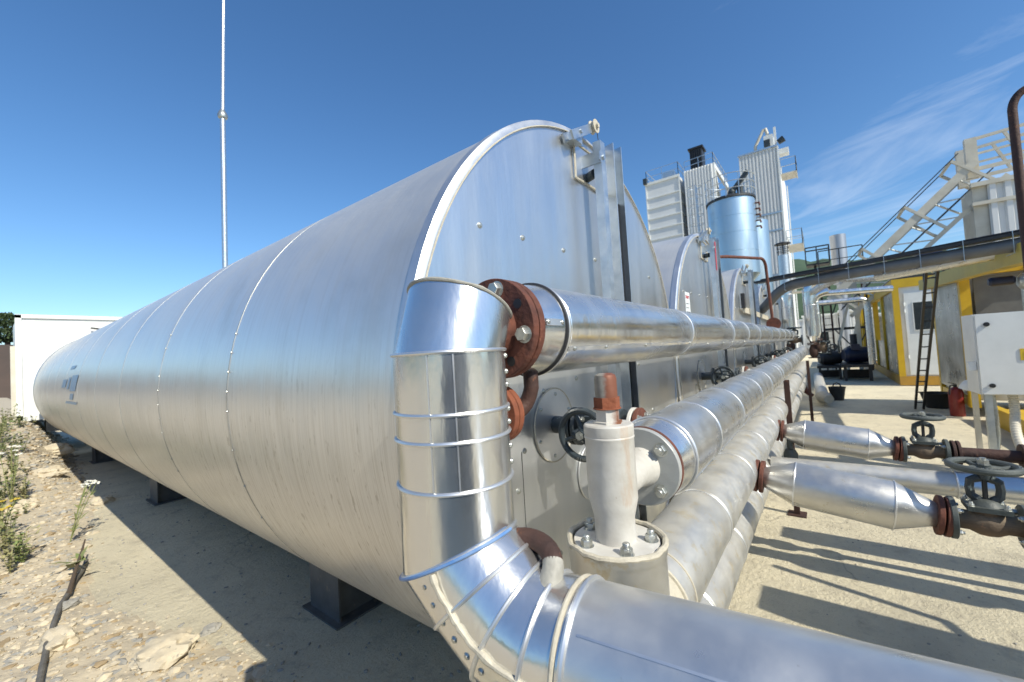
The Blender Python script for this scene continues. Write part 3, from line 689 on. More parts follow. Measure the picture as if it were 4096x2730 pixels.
# gores
for i in range(3):
    a0, a1 = angs[i], angs[i+1]; b = loft([ell(a0)[0], ell(a1)[0]]); b.build('elbow_gore', 'alu', t)
def bead(a, rr=.0034, mt='trim'):
    pts, c, e = ell(a, VR+.0015); pts = pts+[pts[0], pts[1]]
    return MB().tube(pts, rr, 8, False).build('swage_bead', mt, t)
bead(angs[0], .004, 'trim'); bead(angs[1]); bead(angs[2]); bead(angs[3])
pts, c, e = ell(angs[0], VR+.005); MB().tube([p for p in pts[5:34]], .0030, 8).build('blue_film_strip', 'bluel', t)
pe, te = bend(R(90))
endc = [pe+d2*s for s in (.0, .11, 2.6)]
b = loft([ell(angs[3])[0], circ(endc[0]+d2*.03, d2, e=V((0, 0, -1)))]); b.build('elbow_gore', 'alu', t)
b = MB(); b.cyl(endc[0]+d2*.03, endc[2]+V((0, 0, .035)), VR+.001, seg=72); fp = b.build('horizontal_jacket', 'front', t)
bb = MB(); bb.ring(endc[0]+d2*.034, d2, VR+.002, .005, 72, 8); bb.build('swage_bead', 'trim', t)
bb = MB(); bb.ring(endc[0]+d2*.020, d2, VR+.001, .0042, 72, 8); bb.build('seal_bead', 'seal', t)
dl = (side_v*math.cos(R(48))*(1 if side_v.x < 0 else -1)+V((0, 0, 1))*math.sin(R(48))).normalized()
b = MB(); b.beam(endc[0]+d2*.05+dl*(VR+.0012), endc[2]+V((0, 0, .035))+dl*(VR+.0012), .0035, .0022, dl); b.build('lap_strip', 'trim', t)
b = MB()
for az, wd in ((229, .0026), (205, .002)):
    dr_ = V((math.cos(R(az)), math.sin(R(az)), 0)); b.beam(V((VX, VY, 1.375))+dr_*(VR+.0006), V((VX, VY, 1.61))+dr_*(VR+.0006), wd, .0016, dr_)
b.build('lap_strips', 'trim', t)
# sealant line and screws along the flank of the elbow
fl_pts = []
for i in range(41):
    s = i/40; a = R(26)+(R(98)-R(26))*s; c0, t0 = bend(min(a, R(90))); 
    if a > R(90): c0 = c0+d2*(a-R(90))*Rb
    e = (c0-cen).normalized() if a <= R(90) else V((0, 0, -1))
    e = (-d2*math.cos(min(a, R(90)))+V((0, 0, -1))*math.sin(min(a, R(90)))).normalized()

    fl_pts.append((c0, e, t0))
def flank(ang, sgn, off=.0):
    return [c0+(e*math.cos(R(ang))+side_v*sgn*math.sin(R(ang)))*(VR+off) for c0, e, t0 in fl_pts]
SG = 1 if side_v.x < 0 else -1
line = flank(94, SG, .002)
line = [p+V((noise.noise(p*40)*.003, noise.noise(p*37)*.003, noise.noise(p*33)*.003)) for p in line]
MB().tube(line, [.004+.005*abs(noise.noise(p*55)) for p in line], 8).build('sealant_line', 'seal', t)
sc = MB()
l2 = flank(78, SG, .0); 
for k in range(2, 40, 4):
    c0, e, t0 = fl_pts[k]; dd = (e*math.cos(R(78))+side_v*SG*math.sin(R(78))).normalized()
    sc.lathe([(.0065, 0), (.006, .0012), (.0045, .0025), (.004, .004), (.002, .0045)], l2[k]-dd*.001, dd, 14)
sc.build('screws', 'bolt', t)
# brown bypass on the inside of the elbow
p0 = V((.571, .487, 1.262)); p1 = V((.555, .380, 1.226))
dv = (d2*.45+V((.9, 0, .12))).normalized()
q = [p0-dv*.02, p0]+[p0*(1-s)**3+3*(p0+dv*.05+V((0, 0, .006)))*s*(1-s)**2+3*(p1+V((.048, -.012, .050)))*s*s*(1-s)+p1*s**3 for s in [i/14 for i in range(1, 15)]]+[p1-V((0, 0, .02))]
b = MB(); b.tube(q, .0175, 20); bp = b.build('bypass_bend', 'rustd', t)
def blob(c, r, h, nrm, mt, name, parent, seed=0):
    b = MB(); a, u, v = frame(nrm); c = V(c); k = 28; b.v.append(c+a*h)
    for ring_, (rr, hh) in enumerate(((.35, .8), (.7, .2), (1, -1.3))):
        for i in range(k):
            q = 2*math.pi*i/k; w_ = 1+.30*noise.noise(V((math.cos(q)*1.3, math.sin(q)*1.3, seed)))*rr+.05*noise.noise(V((math.cos(q)*5, math.sin(q)*5, seed+3)))*rr
            b.v.append(c+(u*math.cos(q)+v*math.sin(q))*r*rr*w_+a*h*hh)
    for i in range(k):
        j = (i+1) % k; b.f.append((0, 1+i, 1+j))
        for m in range(2): b.f.append((1+m*k+i, 1+(m+1)*k+i, 1+(m+1)*k+j, 1+m*k+j))
    return b.build(name, mt, parent)
blob((.576, .472, 1.262), .040, .010, (.34, -.94, 0), 'seal', 'sealant_patch', t, 1)
blob(p1-V((0, 0, .006)), .040, .014, (.1, .1, 1), 'seal', 'sealant_patch', t, 5)
b = MB(); b.tube([q[-5], q[-4], q[-3], q[-2], q[-2]-V((0, 0, .012))], [.0176, .0180, .0184, .0195, .025], 18); b.build('sealant_sleeve', 'sealg', bp)
# rivets up the right flank of the riser
b = MB()
for z in (1.60, 1.645, 1.57, 1.545, 1.50, 1.475, 1.43, 1.40):
    a = R(-52); p = V((VX+VR*math.cos(a), VY+VR*math.sin(a), z)); b.lathe([(.006, 0), (.005, .003), (.002, .005)], p, (math.cos(a), math.sin(a), 0), 10)
b.build('rivets', 'bolt', t)
# ------------------------------------------------------------------ white relief valve
wx, wy = .85, .394
t = thing('relief_valve', 'white painted relief valve with a rusty cap nut standing on the drum', 'valve', (wx, wy, 1.18))
b = MB(); b.disc((wx, wy, 1.176), (0, 0, 1), .093, .007, 56); bs = b.build('base_flange', 'white', t)
for a in (148, 220, 292, 4, 76):
    a = R(a); bolt(bs, (wx+.074*math.cos(a), wy+.074*math.sin(a), 1.183), (0, 0, 1), .0125, .014)
b = MB(); b.lathe([(.044, 1.183), (.0435, 1.232), (.0465, 1.245), (.0535, 1.275), (.0535, 1.405), (.0548, 1.407), (.0548, 1.409), (.0535, 1.411), (.0545, 1.415), (.0545, 1.433), (.052, 1.436), (.047, 1.437)], (wx, wy, 0), (0, 0, 1), 56); b.build('body', 'valve_paint', t)
b = MB(); b.lathe([(.034, 1.437), (.034, 1.441), (.027, 1.442), (.027, 1.468)], (wx, wy, 0), (0, 0, 1), 6, True, True, .3); b.build('neck', 'neck_paint', t)
b = MB(); b.disc((wx, wy, 1.468), (0, 0, 1), .031, .003, 32, .001); b.lathe([(.029, 1.471), (.029, 1.494)], (wx, wy, 0), (0, 0, 1), 6, ph=.1); b.build('cap_nut', 'rusto', t)
b = MB(); b.lathe([(.0245, 1.494), (.0245, 1.535), (.022, 1.543), (.015, 1.547), (.001, 1.548)], (wx, wy, 0), (0, 0, 1), 32); b.build('cap', 'capm', t)
b = MB(); b.lathe([(.038, 0), (.038, .08), (.043, .115), (.050, .14)], (wx+.035, wy, P2[1]), (1, 0, 0), 40); b.build('side_neck', 'white', t)
# ------------------------------------------------------------------ gate valves
def gate_valve(label, loc, rot, group, body='wheeld', wheel='wheeld', sc=1.0, stem=.18):
    """flow axis local Y, stem local Z, built at origin"""
    t = bpy.data.objects.new('gate_valve', None); C.objects.link(t); tag(t, label, 'valve', group)
    def P(b, n, m, parent=t): return b.build(n, m, parent)
    b = MB(); b.lathe([(.033, -.085), (.033, -.045), (.045, -.02), (.047, .0), (.045, .02), (.033, .045), (.033, .085)], (0, 0, 0), (0, 1, 0), 28)
    b.lathe([(.043, -.01), (.037, .03), (.037, .045)], (0, 0, 0), (0, 0, 1), 24); P(b, 'body', body)
    for s in (-1, 1):
        b = MB(); b.disc((0, s*.085-.008, 0), (0, 1, 0), .072, .016, 36); f = P(b, 'flange', wheel)
        for k in range(4):
            a = R(45+90*k); bb = bolt(f, (.053*math.cos(a), s*.085-s*.008, .053*math.sin(a)), (0, -s, 0), .009, .010)
    b = MB(); b.obox((0, 0, .052), .048, .052, .008); b.lathe([(.04, .06), (.03, .075), (.02, .08)], (0, 0, 0), (0, 0, 1), 24); bn = P(b, 'bonnet', wheel)
    for sx in (-1, 1):
        for sy in (-1, 1): bolt(bn, (sx*.038, sy*.042, .06), (0, 0, 1), .008, .009)
    b = MB()
    for s in (-1, 1): b.tube([(0, s*.018, .075), (0, s*.034, .09), (0, s*.037, .115), (0, s*.034, .14), (0, s*.012, .152)], [.014, .013, .012, .013, .015], 8)
    b.cyl((0, 0, .148), (0, 0, .165), .017, seg=16); P(b, 'yoke', 'wheeld')
    b = MB(); b.cyl((0, 0, .07), (0, 0, stem+.01), .007, seg=12); P(b, 'stem', 'dark')
    b = MB(); b.ring((0, 0, stem), (0, 0, 1), .083, .0115, 48, 10)
    for k in range(4):
        a = R(20+90*k); b.tube([(.014*math.cos(a), .014*math.sin(a), stem-.004), (.05*math.cos(a), .05*math.sin(a), stem-.007), (.080*math.cos(a), .080*math.sin(a), stem-.001)], [.009, .0075, .008], 8)
    b.cyl((0, 0, stem-.014), (0, 0, stem+.008), .019, seg=20); hw = P(b, 'handwheel', wheel)
    b = MB(); b.lathe([(.0155, 0), (.0155, .016)], (0, 0, stem+.008), (0, 0, 1), 6); b.lathe([(.009, 0), (.009, .006)], (0, 0, stem+.024), (0, 0, 1), 12); P(b, 'hub_nut', 'bolt', hw)
    # cast words round the rim
    for word, a0 in (('OPEN', 250), ('CLOSED', 200)):
        lt = MB()
        for i, ch in enumerate(word):
            a = R(a0-i*6.5 if word == 'CLOSED' else a0+i*6.5); rad = V((math.cos(a), math.sin(a), 0)); tan = V((-math.sin(a), math.cos(a), 0))
            if word == 'CLOSED': X, Y = -tan, rad
            else: X, Y = tan, -rad
            q = text_mb(ch, .011, V((0, 0, stem+.0112))+rad*.083-X*.004-Y*.004, X, Y, None, None, ext=.0006)
            k = len(lt.v); lt.v += q.v; lt.f += [tuple(k+i2 for i2 in f) for f in q.f]
        lt.build('lettering', 'bolt', hw, 0)
    t.location = loc; t.rotation_euler = rot; t.scale = (sc, sc, sc)
    return t
GV = 'hand valves on the tank nozzles'
vlab = ['dark hand valve on the first tank, half hidden behind the white relief valve', 'dark hand valve on the second tank, between the two upper lagged pipes',
        'dark hand valve on the third tank, seen small between the lagged pipes', 'dark hand valve on the fourth tank, tiny above the second lagged pipe', 'dark hand valve on the fifth tank, hidden low between the lagged pipes']
v1 = gate_valve(vlab[0], (1.41, .685, 1.31), (0, R(-90), 0), GV, stem=.145)
vs = [v1]
for i in range(1, 5):
    c = copytree(v1); c.location.x += SP*i; c['label'] = vlab[i]; vs.append(c)
nz = None
for i in range(5):
    x = 1.41+SP*i
    if i == 0:
        nz = thing('tank_nozzle', 'dark stub pipe joining the first tank to its hand valve', 'pipe stub', (x, .8, 1.31), 'stub pipes between tanks and lagged pipes')
        MB().cyl((x, .89, 1.31), (x, .80, 1.31), .034, seg=24).build('stub', 'wheeld', nz)
        b = MB(); b.disc((x, .80, 1.31), (0, -1, 0), .072, .014, 36); b.build('flange', 'wheeld', nz)
    else:
        c = copytree(nz); c.location.x += SP*i; c['label'] = 'dark stub pipe joining the %s tank to its hand valve' % ['second', 'third', 'fourth', 'fifth'][i-1]
# white and rust flange pair peeping over the second pipe
t = thing('branch_flange', 'white and rust coloured flange pair just above the second lagged pipe', 'flange', (1.41, .5, 1.36), 'branch flanges above the second lagged pipe')
b = MB(); b.disc((1.41, .56, 1.32), (0, -1, 0), .068, .014, 40); b.build('white_flange', 'white', t)
b = MB(); b.disc((1.41, .541, 1.32), (0, -1, 0), .068, .016, 40); rf = b.build('rusty_flange', 'rust', t)
b = MB(); b.cyl((1.41, .525, 1.32), (1.41, .46, 1.31), .035, .05, 24); b.build('neck', 'alud', t)
b = MB(); b.cyl((1.41, .56, 1.32), (1.41, .61, 1.31), .03, seg=20); b.build('stub', 'white', t)
for k in range(4):
    a = R(45+90*k); bolt(rf, (1.41+.052*math.cos(a), .525, 1.32+.052*math.sin(a)), (0, -1, 0), .0095, .011)
for i in range(1, 4):
    c = copytree(t); c.location.x += SP*i; c['label'] = 'small rusty flange pair above the second lagged pipe, in front of the %s tank' % ['second', 'third', 'fourth'][i-1]
# ------------------------------------------------------------------ strainers with valves on the right
def strainer(x, label, lab2):
    g_ = 'lagged strainers on the right'
    t = thing('lagged_strainer', label, 'strainer', (x, .3, .92), g_)
    A = V((x, .315, .922)); B = V((x, -.345, .842)); d = (B-A).normalized(); L = (B-A).length
    b = MB(); b.lathe([(.046, .03), (.1, .155), (.101, .16), (.101, L-.165), (.1, L-.16), (.046, L-.03)], A, d, 48); b.build('jacket', 'alus', t, 25)
    b = MB(); b.ring(A+d*.157, d, .101, .0035, 48, 8); b.ring(A+d*(L-.162), d, .101, .0035, 48, 8); b.build('swage_beads', 'trim', t)
    b = MB(); b.cyl(A-d*.12, B+d*.03, .035, seg=20); b.build('core_pipe', 'rustd', t)
    for c in (A, A+d*.024, B-d*.024, B):
        f = MB().disc(c-d*.009, d, .078, .017, 40).build('flange', 'rust', t)
    for cc, sg in ((A-d*.009, -1), (B+d*.008, 1)):
        a_, u, v = frame(d)
        for k in range(4):
            q = R(45+90*k); bolt(t.children[-1], cc+(u*math.cos(q)+v*math.sin(q))*.062, d*sg, .009, .011)
    # pipe going on to the right
    d = V((0, -1, 0)); b = MB(); E = B+d*.36; b.cyl(B+d*.2, E+d*1.5, .036, seg=20); b.build('outlet_pipe', 'rustd', t)
    f = MB().disc(B+d*.225, d, .074, .015, 36).disc(B+d*.247, d, .074, .015, 36).disc(B+d*.50, d, .074, .015, 36).disc(B+d*.522, d, .074, .015, 36); f.build('outlet_flanges', 'rustd', t)
    return t, B+d*.108, d
t, pv, dv_ = strainer(2.37, 'nearer lagged strainer, a silver cylinder with cone ends and rusty flanges', '')
gv = gate_valve('nearer grey green hand valve on the strainer pipe, its wheel lying flat', pv, (R(1), 0, 0), 'hand valves beyond the strainers', body='rustv', wheel='wheel', sc=1.12, stem=.192)
c = copytree(t); c.location.x += 1.24; c['label'] = 'farther lagged strainer, a silver cylinder with cone ends behind the nearer one'
c2 = copytree(gv); c2.location.x += 1.24; c2['label'] = 'farther grey green hand valve, wheel flat, behind the nearer strainer valve'
# drain under the far strainer
t = thing('drain_valve', 'small rusty drain valve hanging under the farther strainer flange', 'valve', (3.60, .27, .8))
b = MB(); b.cyl((3.60, .25, .92), (3.60, .25, .55), .02, seg=14); b.lathe([(.03, .70), (.045, .72), (.045, .76), (.03, .79)], (3.60, .25, 0), (0, 0, 1), 18); b.build('body', 'wheel', t)
b = MB(); b.disc((3.60, .25, .66), (0, 0, 1), .055, .012, 28); b.disc((3.60, .25, .675), (0, 0, 1), .055, .012, 28); b.build('flange', 'rust', t)
# low lagged pipe
t = thing('lagged_branch_pipe', 'low lagged pipe crossing to the right behind the nearer strainer', 'pipe', (3.45, .3, .69))
b = MB(); b.cyl((3.45, .36, .69), (3.45, -.55, .69), .07, seg=40); b.build('jacket', 'alup', t)
b = MB(); b.cyl((3.45, -.55, .69), (3.45, -2.4, .69), .075, seg=40); b.build('jacket', 'alud', t)
b = MB(); b.ring((3.45, -.55, .69), (0, 1, 0), .075, .004, 40, 8); b.build('swage_bead', 'trim', t)
# ------------------------------------------------------------------ overhead tray and pipes
t = thing('cable_tray', 'long galvanised cable tray crossing overhead above the alley', 'cable tray', (8.35, .87, 2.6))
def tp(y, dz=0, dx=0): return V((7.96+.46*y+dx, y, 2.60+dz))
b = MB(); b.chan(tp(.87), tp(-4), .20, .03, .004, (0, 0, 1)); b.build('tray', 'dark', t)  # dark colour stands in for shade on the galvanised tray
b = MB(); b.box(8.33, 8.39, .86, .92, 0, 2.6); b.build('post', 'galv', t)
b = MB()
for i, dx in enumerate((-.07, -.03, .02, .06)): b.tube([tp(.8-.4*k, .04+.006*math.sin(k*1.3+i), dx) for k in range(12)], .014, 6)
b.build('cables', 'black', t)
b = MB()
for y in (.45, .0, -.35, -.72, -1.05, -1.4, -1.75):
    b.beam(tp(y, .05, -.13), tp(y, -.2, -.13), .02, .004); b.beam(tp(y, -.2, -.13), tp(y, -.2, .1), .02, .004)
b.build('clips', 'galv', t)
t = thing('heat_pipe', 'dull grey lagged pipe slung under the cable tray and bending down to the left', 'pipe', (8.3, .6, 2.5))
b = MB(); b.tube([(8.55, .86, 2.13), (8.45, .75, 2.22)]+arc_pts((8.38, .66, 2.31), (8.3, .5, 2.48), (8.15, .30, 2.49), 8)+[tp(-.4, -.1), tp(-1, -.1), tp(-2, -.1), tp(-4, -.1)], .078, 22); b.build('jacket', 'insul', t)
t = thing('overhead_pipe', 'silver lagged pipe just below the cable tray ending near the yellow beam', 'pipe', (8, -.4, 2.3))
b = MB(); b.tube([(11.5, .12, 2.62), (10.6, 0, 2.62), (9.5, -.25, 2.64), tp(-.7, -.17, .35), tp(-1.3, -.13, .6), tp(-1.9, -.08, .75), tp(-3.5, -.06, .9)], .075, 24); b.build('jacket', 'alud', t)
b = MB()
for y in (-1.25, -1.9): b.ring(tp(y, -.13 if y > -1.5 else -.08, .60 if y > -1.5 else .75), (.42, .9, 0), .087, .006, 28, 6)
b.build('bands', 'trim', t)
def riser(x, y, r, z0, z1, label):
    t = thing('upright_pipe', label, 'pipe', (x, y, z0), 'upright lagged pipes at the end of the tank row')
    b = MB(); b.cyl((x, y, z0), (x, y, z1), r, seg=36)
    b.lathe([(r, 0), (.05, -.16)], (x, y, z0), (0, 0, 1), 36); b.build('jacket', 'alu', t)
    b = MB(); b.ring((x, y, z1), (0, 0, 1), r+.002, .006, 36, 6); b.ring((x, y, z1-.3), (0, 0, 1), r+.002, .006, 36, 6); b.build('bands', 'trim', t)
    b = MB(); b.tube(arc_pts((x, y, z1), (x, y, z1+.22), (x+.05, y-.3, z1+.24)), r, 32); b.build('elbow', 'alu', t)
    b = MB(); b.disc((x, y, z0-.20), (0, 0, 1), .11, .02); b.disc((x, y, z0-.17), (0, 0, 1), .11, .02); b.disc((x, y, z0-.5), (0, 0, 1), .11, .02); b.lathe([(.05, -.48), (.085, -.4), (.085, -.3), (.05, -.2)], (x, y, z0), (0, 0, 1), 20); b.build('valve_body', 'rustd', t)
riser(11.5, .62, .12, 1.75, 2.62, 'left one of the upright lagged pipes, behind the end of the top pipe')
riser(11.45, .20, .125, 1.62, 2.62, 'right one of the upright lagged pipes, with a cone foot over a rusty valve')
riser(13.2, .14, .10, 1.7, 2.5, 'hindmost upright lagged pipe, partly hidden by the other two')
v = gate_valve('rusty topped valve at the far end of the top lagged pipe', (10.85, .5, 1.55), (0, 0, 0), 'far end valves', body='rustv', wheel='wheeld', sc=1.5)
c = copytree(v); c.location = (11.45, .02, 1.35); c.rotation_euler = (R(90), 0, 0); c['label'] = 'dark valve sticking out to the right under the upright pipes'
# horizontal twin pipes to the cabins
t = thing('crossing_pipe', 'upper bright pipe crossing the alley to the yellow cabin', 'pipe', (16, 0, 2.9), 'pipes crossing the alley')
MB().cyl((15.2, .3, 2.88), (15.6, -1.62, 2.83), .085, seg=28).build('jacket', 'alu', t)
t = thing('crossing_pipe', 'lower darker pipe crossing the alley below the bright one', 'pipe', (16.8, 0, 2.7), 'pipes crossing the alley')
MB().tube([(17.2, .3, 2.72), (17.6, -.9, 2.74)]+arc_pts((17.6, -1.0, 2.74), (17.65, -1.2, 2.74), (17.65, -1.2, 2.5))+[(17.65, -1.2, .6)], .09, 24).build('jacket', 'alud', t)
# slender brown pipe on the third tank
t = thing('brown_pipe', 'thin brown pipe arching over the third tank to a round flange', 'pipe', (7, .7, 1.9))
MB().tube([(4.9, 1.6, 2.66), (6.3, .98, 2.78)]+arc_pts((7.3, .68, 2.85), (7.6, .65, 2.87), (7.6, .65, 2.7))+[(7.6, .62, 1.9)], .022, 12).build('tube', 'rust', t)
b = MB(); b.disc((7.6, .61, 1.84), (-1, 0, 0), .10, .03); b.build('round_flange', 'rust', t)
t = thing('guide_rail', 'straw coloured rail fixed across the end panels of the farther tanks', 'rail', (8, .84, 2.0))
b = MB(); b.beam((6.4, .845, 2.03), (13.5, .845, 2.0), .03, .08); b.build('bar', 'seal', t)
b = MB(); b.box(6.3, 6.42, .82, .86, 2.05, 2.25); b.build('end_box', 'black', t)
# ------------------------------------------------------------------ floor pipe and small things in the alley
t = thing('floor_pipe', 'short lagged pipe lying along the floor with an open end', 'pipe', (12.2, .2, .2))
b = MB(); b.cyl((11.9, .12, .2), (18, .25, .2), .13, seg=32); b.build('jacket', 'alup', t)
b = MB(); b.tube([(11.95, .12, .2), (11.75, .08, .19), (11.6, 0, .17)], [.13, .15, .1], 28); b.build('elbow_end', 'seal', t)
b = MB(); b.tube([(12, .45, .5), (12, .42, .3), (12, .3, .2)], .05, 12); b.build('branch', 'rust', t)
t = thing('rubber_bucket', 'dark rubber carrying tub with a loop handle standing in the alley', 'bucket', (12.9, -.17, 0))
b = MB(); b.lathe([(.12, 0), (.17, .30), (.185, .33), (.175, .33), (.11, .02)], (12.9, -.17, 0), (0, 0, 1), 24, True, True); b.build('tub', 'dark', t)
MB().tube([(12.9, -.09, .32), (12.9, -.11, .40), (12.9, -.17, .43), (12.9, -.23, .40), (12.9, -.25, .32)], .014, 8).build('handle', 'rubber', t)
# pumps at the alley's end
def pump(x, y, label, mt, s=1.0):
    t = thing('pump_set', label, 'pump', (x, y, 0), 'pump sets at the end of the alley')
    b = MB(); b.box(x-.5*s, x+.5*s, y-.25*s, y+.25*s, .28*s, .34*s); b.box(x-.45*s, x-.35*s, y-.22*s, y-.17*s, 0, .28*s); b.box(x-.45*s, x-.38*s, y+.17*s, y+.22*s, 0, .28*s); b.box(x+.35*s, x+.45*s, y-.22*s, y+.22*s, 0, .18*s); b.build('base_frame', 'dark', t)
    b = MB(); b.lathe([(.12*s, 0), (.16*s, .05*s), (.16*s, .4*s), (.12*s, .46*s)], (x-.2*s, y+.2*s, .52*s), (.3, -1, 0), 24); b.box(x-.3*s, x-.12*s, y-.07*s, y+.07*s, .62*s, .74*s); b.build('motor', mt, t)
    b = MB(); b.lathe([(.1*s, 0), (.2*s, .04*s), (.2*s, .16*s), (.1*s, .22*s)], (x+.1*s, y, .52*s), (1, 0, 0), 24); b.cyl((x+.2*s, y, .6*s), (x+.2*s, y, .95*s), .06*s); b.build('pump_casing', 'dark', t)
pump(19, -.85, 'dark blue pump set on a steel frame at the far end of the alley', 'navy', 1.7)
pump(19.6, -.1, 'smaller dark pump set left of the blue one', 'dark', 1.5)
# ------------------------------------------------------------------ steel stair tower, sheds behind
t = thing('steel_gantry', 'dark steel gantry of posts, ladder rungs and cross braces beyond the pumps', 'gantry', (24, -.8, 0))
b = MB()
for (x, y) in ((23.5, -.05), (23.5, -.35), (23.5, -1.6), (25.5, -.05), (25.5, -1.6)): b.beam((x, y, 0), (x, y, 4.6), .07, .07)
b.build('posts', 'rustd', t)
b = MB()
for z in (1.9, 4.5): b.beam((23.5, -.05, z), (23.5, -1.7, z), .06, .09); b.beam((25.5, -.05, z), (25.5, -1.7, z), .06, .09); b.beam((23.5, -.05, z), (25.5, -.05, z), .06, .09); b.beam((23.5, -1.6, z), (25.5, -1.6, z), .06, .09)
b.build('beams', 'dark', t)
b = MB(); b.beam((23.5, -.4, 1.9), (23.5, -1.1, .9), .05); b.beam((23.5, -1.6, 1.9), (23.5, -1.1, .9), .05); b.beam((23.5, -.4, 2.6), (23.5, -1.0, 4.4), .05); b.beam((23.5, -1.6, 2.6), (23.5, -1.0, 4.4), .05); b.build('braces', 'dark', t)
b = MB()
for k in range(14): b.beam((23.48, -.05, .3+k*.3), (23.48, -.35, .3+k*.3), .025)
b.build('rungs', 'dark', t)
b = MB()
for y in (-.05, -.8, -1.6): b.beam((23.5, y, 4.55), (23.5, y, 5.5), .04)
b.beam((23.5, -.05, 5.5), (23.5, -1.6, 5.5), .04); b.beam((23.5, -.05, 5.05), (23.5, -1.6, 5.05), .03); b.build('railing', 'dark', t)
t = thing('small_platform', 'small dark railed platform on a post above the pipe bends', 'platform', (26, .2, 0))
b = MB(); b.beam((26, .1, 0), (26, .1, 5.2), .1); b.box(25.5, 26.5, -.5, .45, 5.2, 5.28); b.build('deck', 'dark', t)
b = MB()
for y in (-.5, 0, .45): b.beam((25.5, y, 5.28), (25.5, y, 6.1), .05)
b.beam((25.5, -.5, 6.1), (25.5, .45, 6.1), .06); b.beam((26.5, -.5, 6.1), (26.5, .45, 6.1), .06); b.beam((26.5, -.5, 5.28), (26.5, -.5, 6.1), .05); b.beam((25.5, -.5, 6.1), (26.5, -.5, 6.1), .05); b.build('railing', 'dark', t)
def shed(x, y0, y1, z0, z1, label, dep=6):
    t = thing('white_shed', label, 'shed', (x, (y0+y1)/2, 0), 'white sheds at the end of the yard')
    b = MB(); b.box(x+.06, x+dep, y0, y1, 0, z1); b.build('walls', 'wmet', t)
    b = MB(); b.corr((x+.05, y0, 0), (0, 1, 0), y1-y0, z1, max(6, int((y1-y0)*4)), .05, (-1, 0, 0), z0=.25); b.build('cladding', 'wmet', t)
    b = MB(); b.box(x-.1, x+dep+.1, y0-.1, y1+.1, z1+.22, z1+.4); b.build('roof', 'whiteh', t)
    b = MB(); b.box(x-.02, x+.0, y0+(y1-y0)*.3, y0+(y1-y0)*.55, 1.2, 2.0); b.build('window', 'glass', t)
shed(44, -3.6, -1.2, 0, 3.3, 'white ribbed shed at the far end of the alley, right half')
shed(46, -1.1, 1.4, 0, 3.2, 'white ribbed shed behind the upright pipes')
shed(60, -8, 6, 0, 3.4, 'long pale building closing the yard behind the gantry', 9)
# ------------------------------------------------------------------ yellow framed modules
t = thing('yellow_cabin', 'cabin with a yellow steel frame and a white door with a dark window', 'cabin', (16.5, -1.7, 0))
x0, y0, y1, H = 16.5, -1.7, -4.1, 3.15
b = MB()
for yy in (y0-.07, y1+.07): b.box(x0, x0+.18, yy-.07, yy+.07, .28, H-.25)
b.box(x0, x0+.18, y1, y0, H-.25, H)
for xx in (19.6, 22.6): b.box(xx, xx+.16, y0-.16, y0, .28, H-.3)
b.box(x0+.18, 25.8, y0-.16, y0, H-.3, H); b.build('frame', 'yellow', t)
b = MB(); b.box(x0-.0, x0+.18, y1, y0, .02, .28); b.box(x0+.18, 25.8, y0-.16, y0, .02, .28); b.build('base_rail', 'ochre', t)
b = MB(); b.box(x0+.06, x0+.09, y1+.14, y0-.14, .28, H-.25); b.build('front_wall', 'whiteh', t)
b = MB(); b.box(x0+.09, 19.6, y0-.10, y0-.07, .28, H-.3); b.box(19.76, 22.6, y0-.10, y0-.07, .28, 1.3); b.build('side_wall', 'clad', t)
b = MB(); b.box(x0+.025, x0+.058, y0-1.05, y0-.24, .32, 2.72); dr = b.build('door', 'whiteh', t)
b = MB(); b.box(x0+.012, x0+.024, y0-.88, y0-.42, 1.62, 2.42); b.build('window', 'glass', dr)
b = MB()
for (a, c_, d_, e_) in ((y0-.9, y0-.88, 1.60, 2.44), (y0-.42, y0-.40, 1.60, 2.44)): b.box(x0+.008, x0+.026, a, c_, d_, e_)
b.box(x0+.008, x0+.026, y0-.88, y0-.42, 2.42, 2.44); b.box(x0+.008, x0+.026, y0-.88, y0-.42, 1.60, 1.62); b.build('window_frame', 'whiteh', dr)
b = MB()
for z in (2.35, .8, 2.15): b.cyl((x0+.01, y0-.23, z), (x0+.01, y0-.23, z+.1), .018, seg=10)
b.build('hinges', 'whiteh', dr)
b = MB(); b.box(x0+.02, 25.8, y1+.05, y0-.02, H, H+.06); b.build('roof', 'dark', t)
t = thing('yellow_cabin', 'farthest yellow framed open bay at the end of the cabin row', 'cabin', (26.2, -1.7, 0))
b = MB()
for xx in (26.2, 29.4, 32): b.box(xx, xx+.2, -1.9, -1.7, .2, 3.5); b.box(xx, xx+.2, -4.2, -4.0, .2, 3.5)
b.box(26.2, 32.2, -1.9, -1.7, 3.5, 3.75); b.box(26.2, 26.4, -4.2, -1.9, 3.5, 3.75); b.build('frame', 'yellow', t)
b = MB(); b.box(26.6, 32, -4.0, -2.0, .3, 2.4); b.build('clad_machine', 'clad', t)
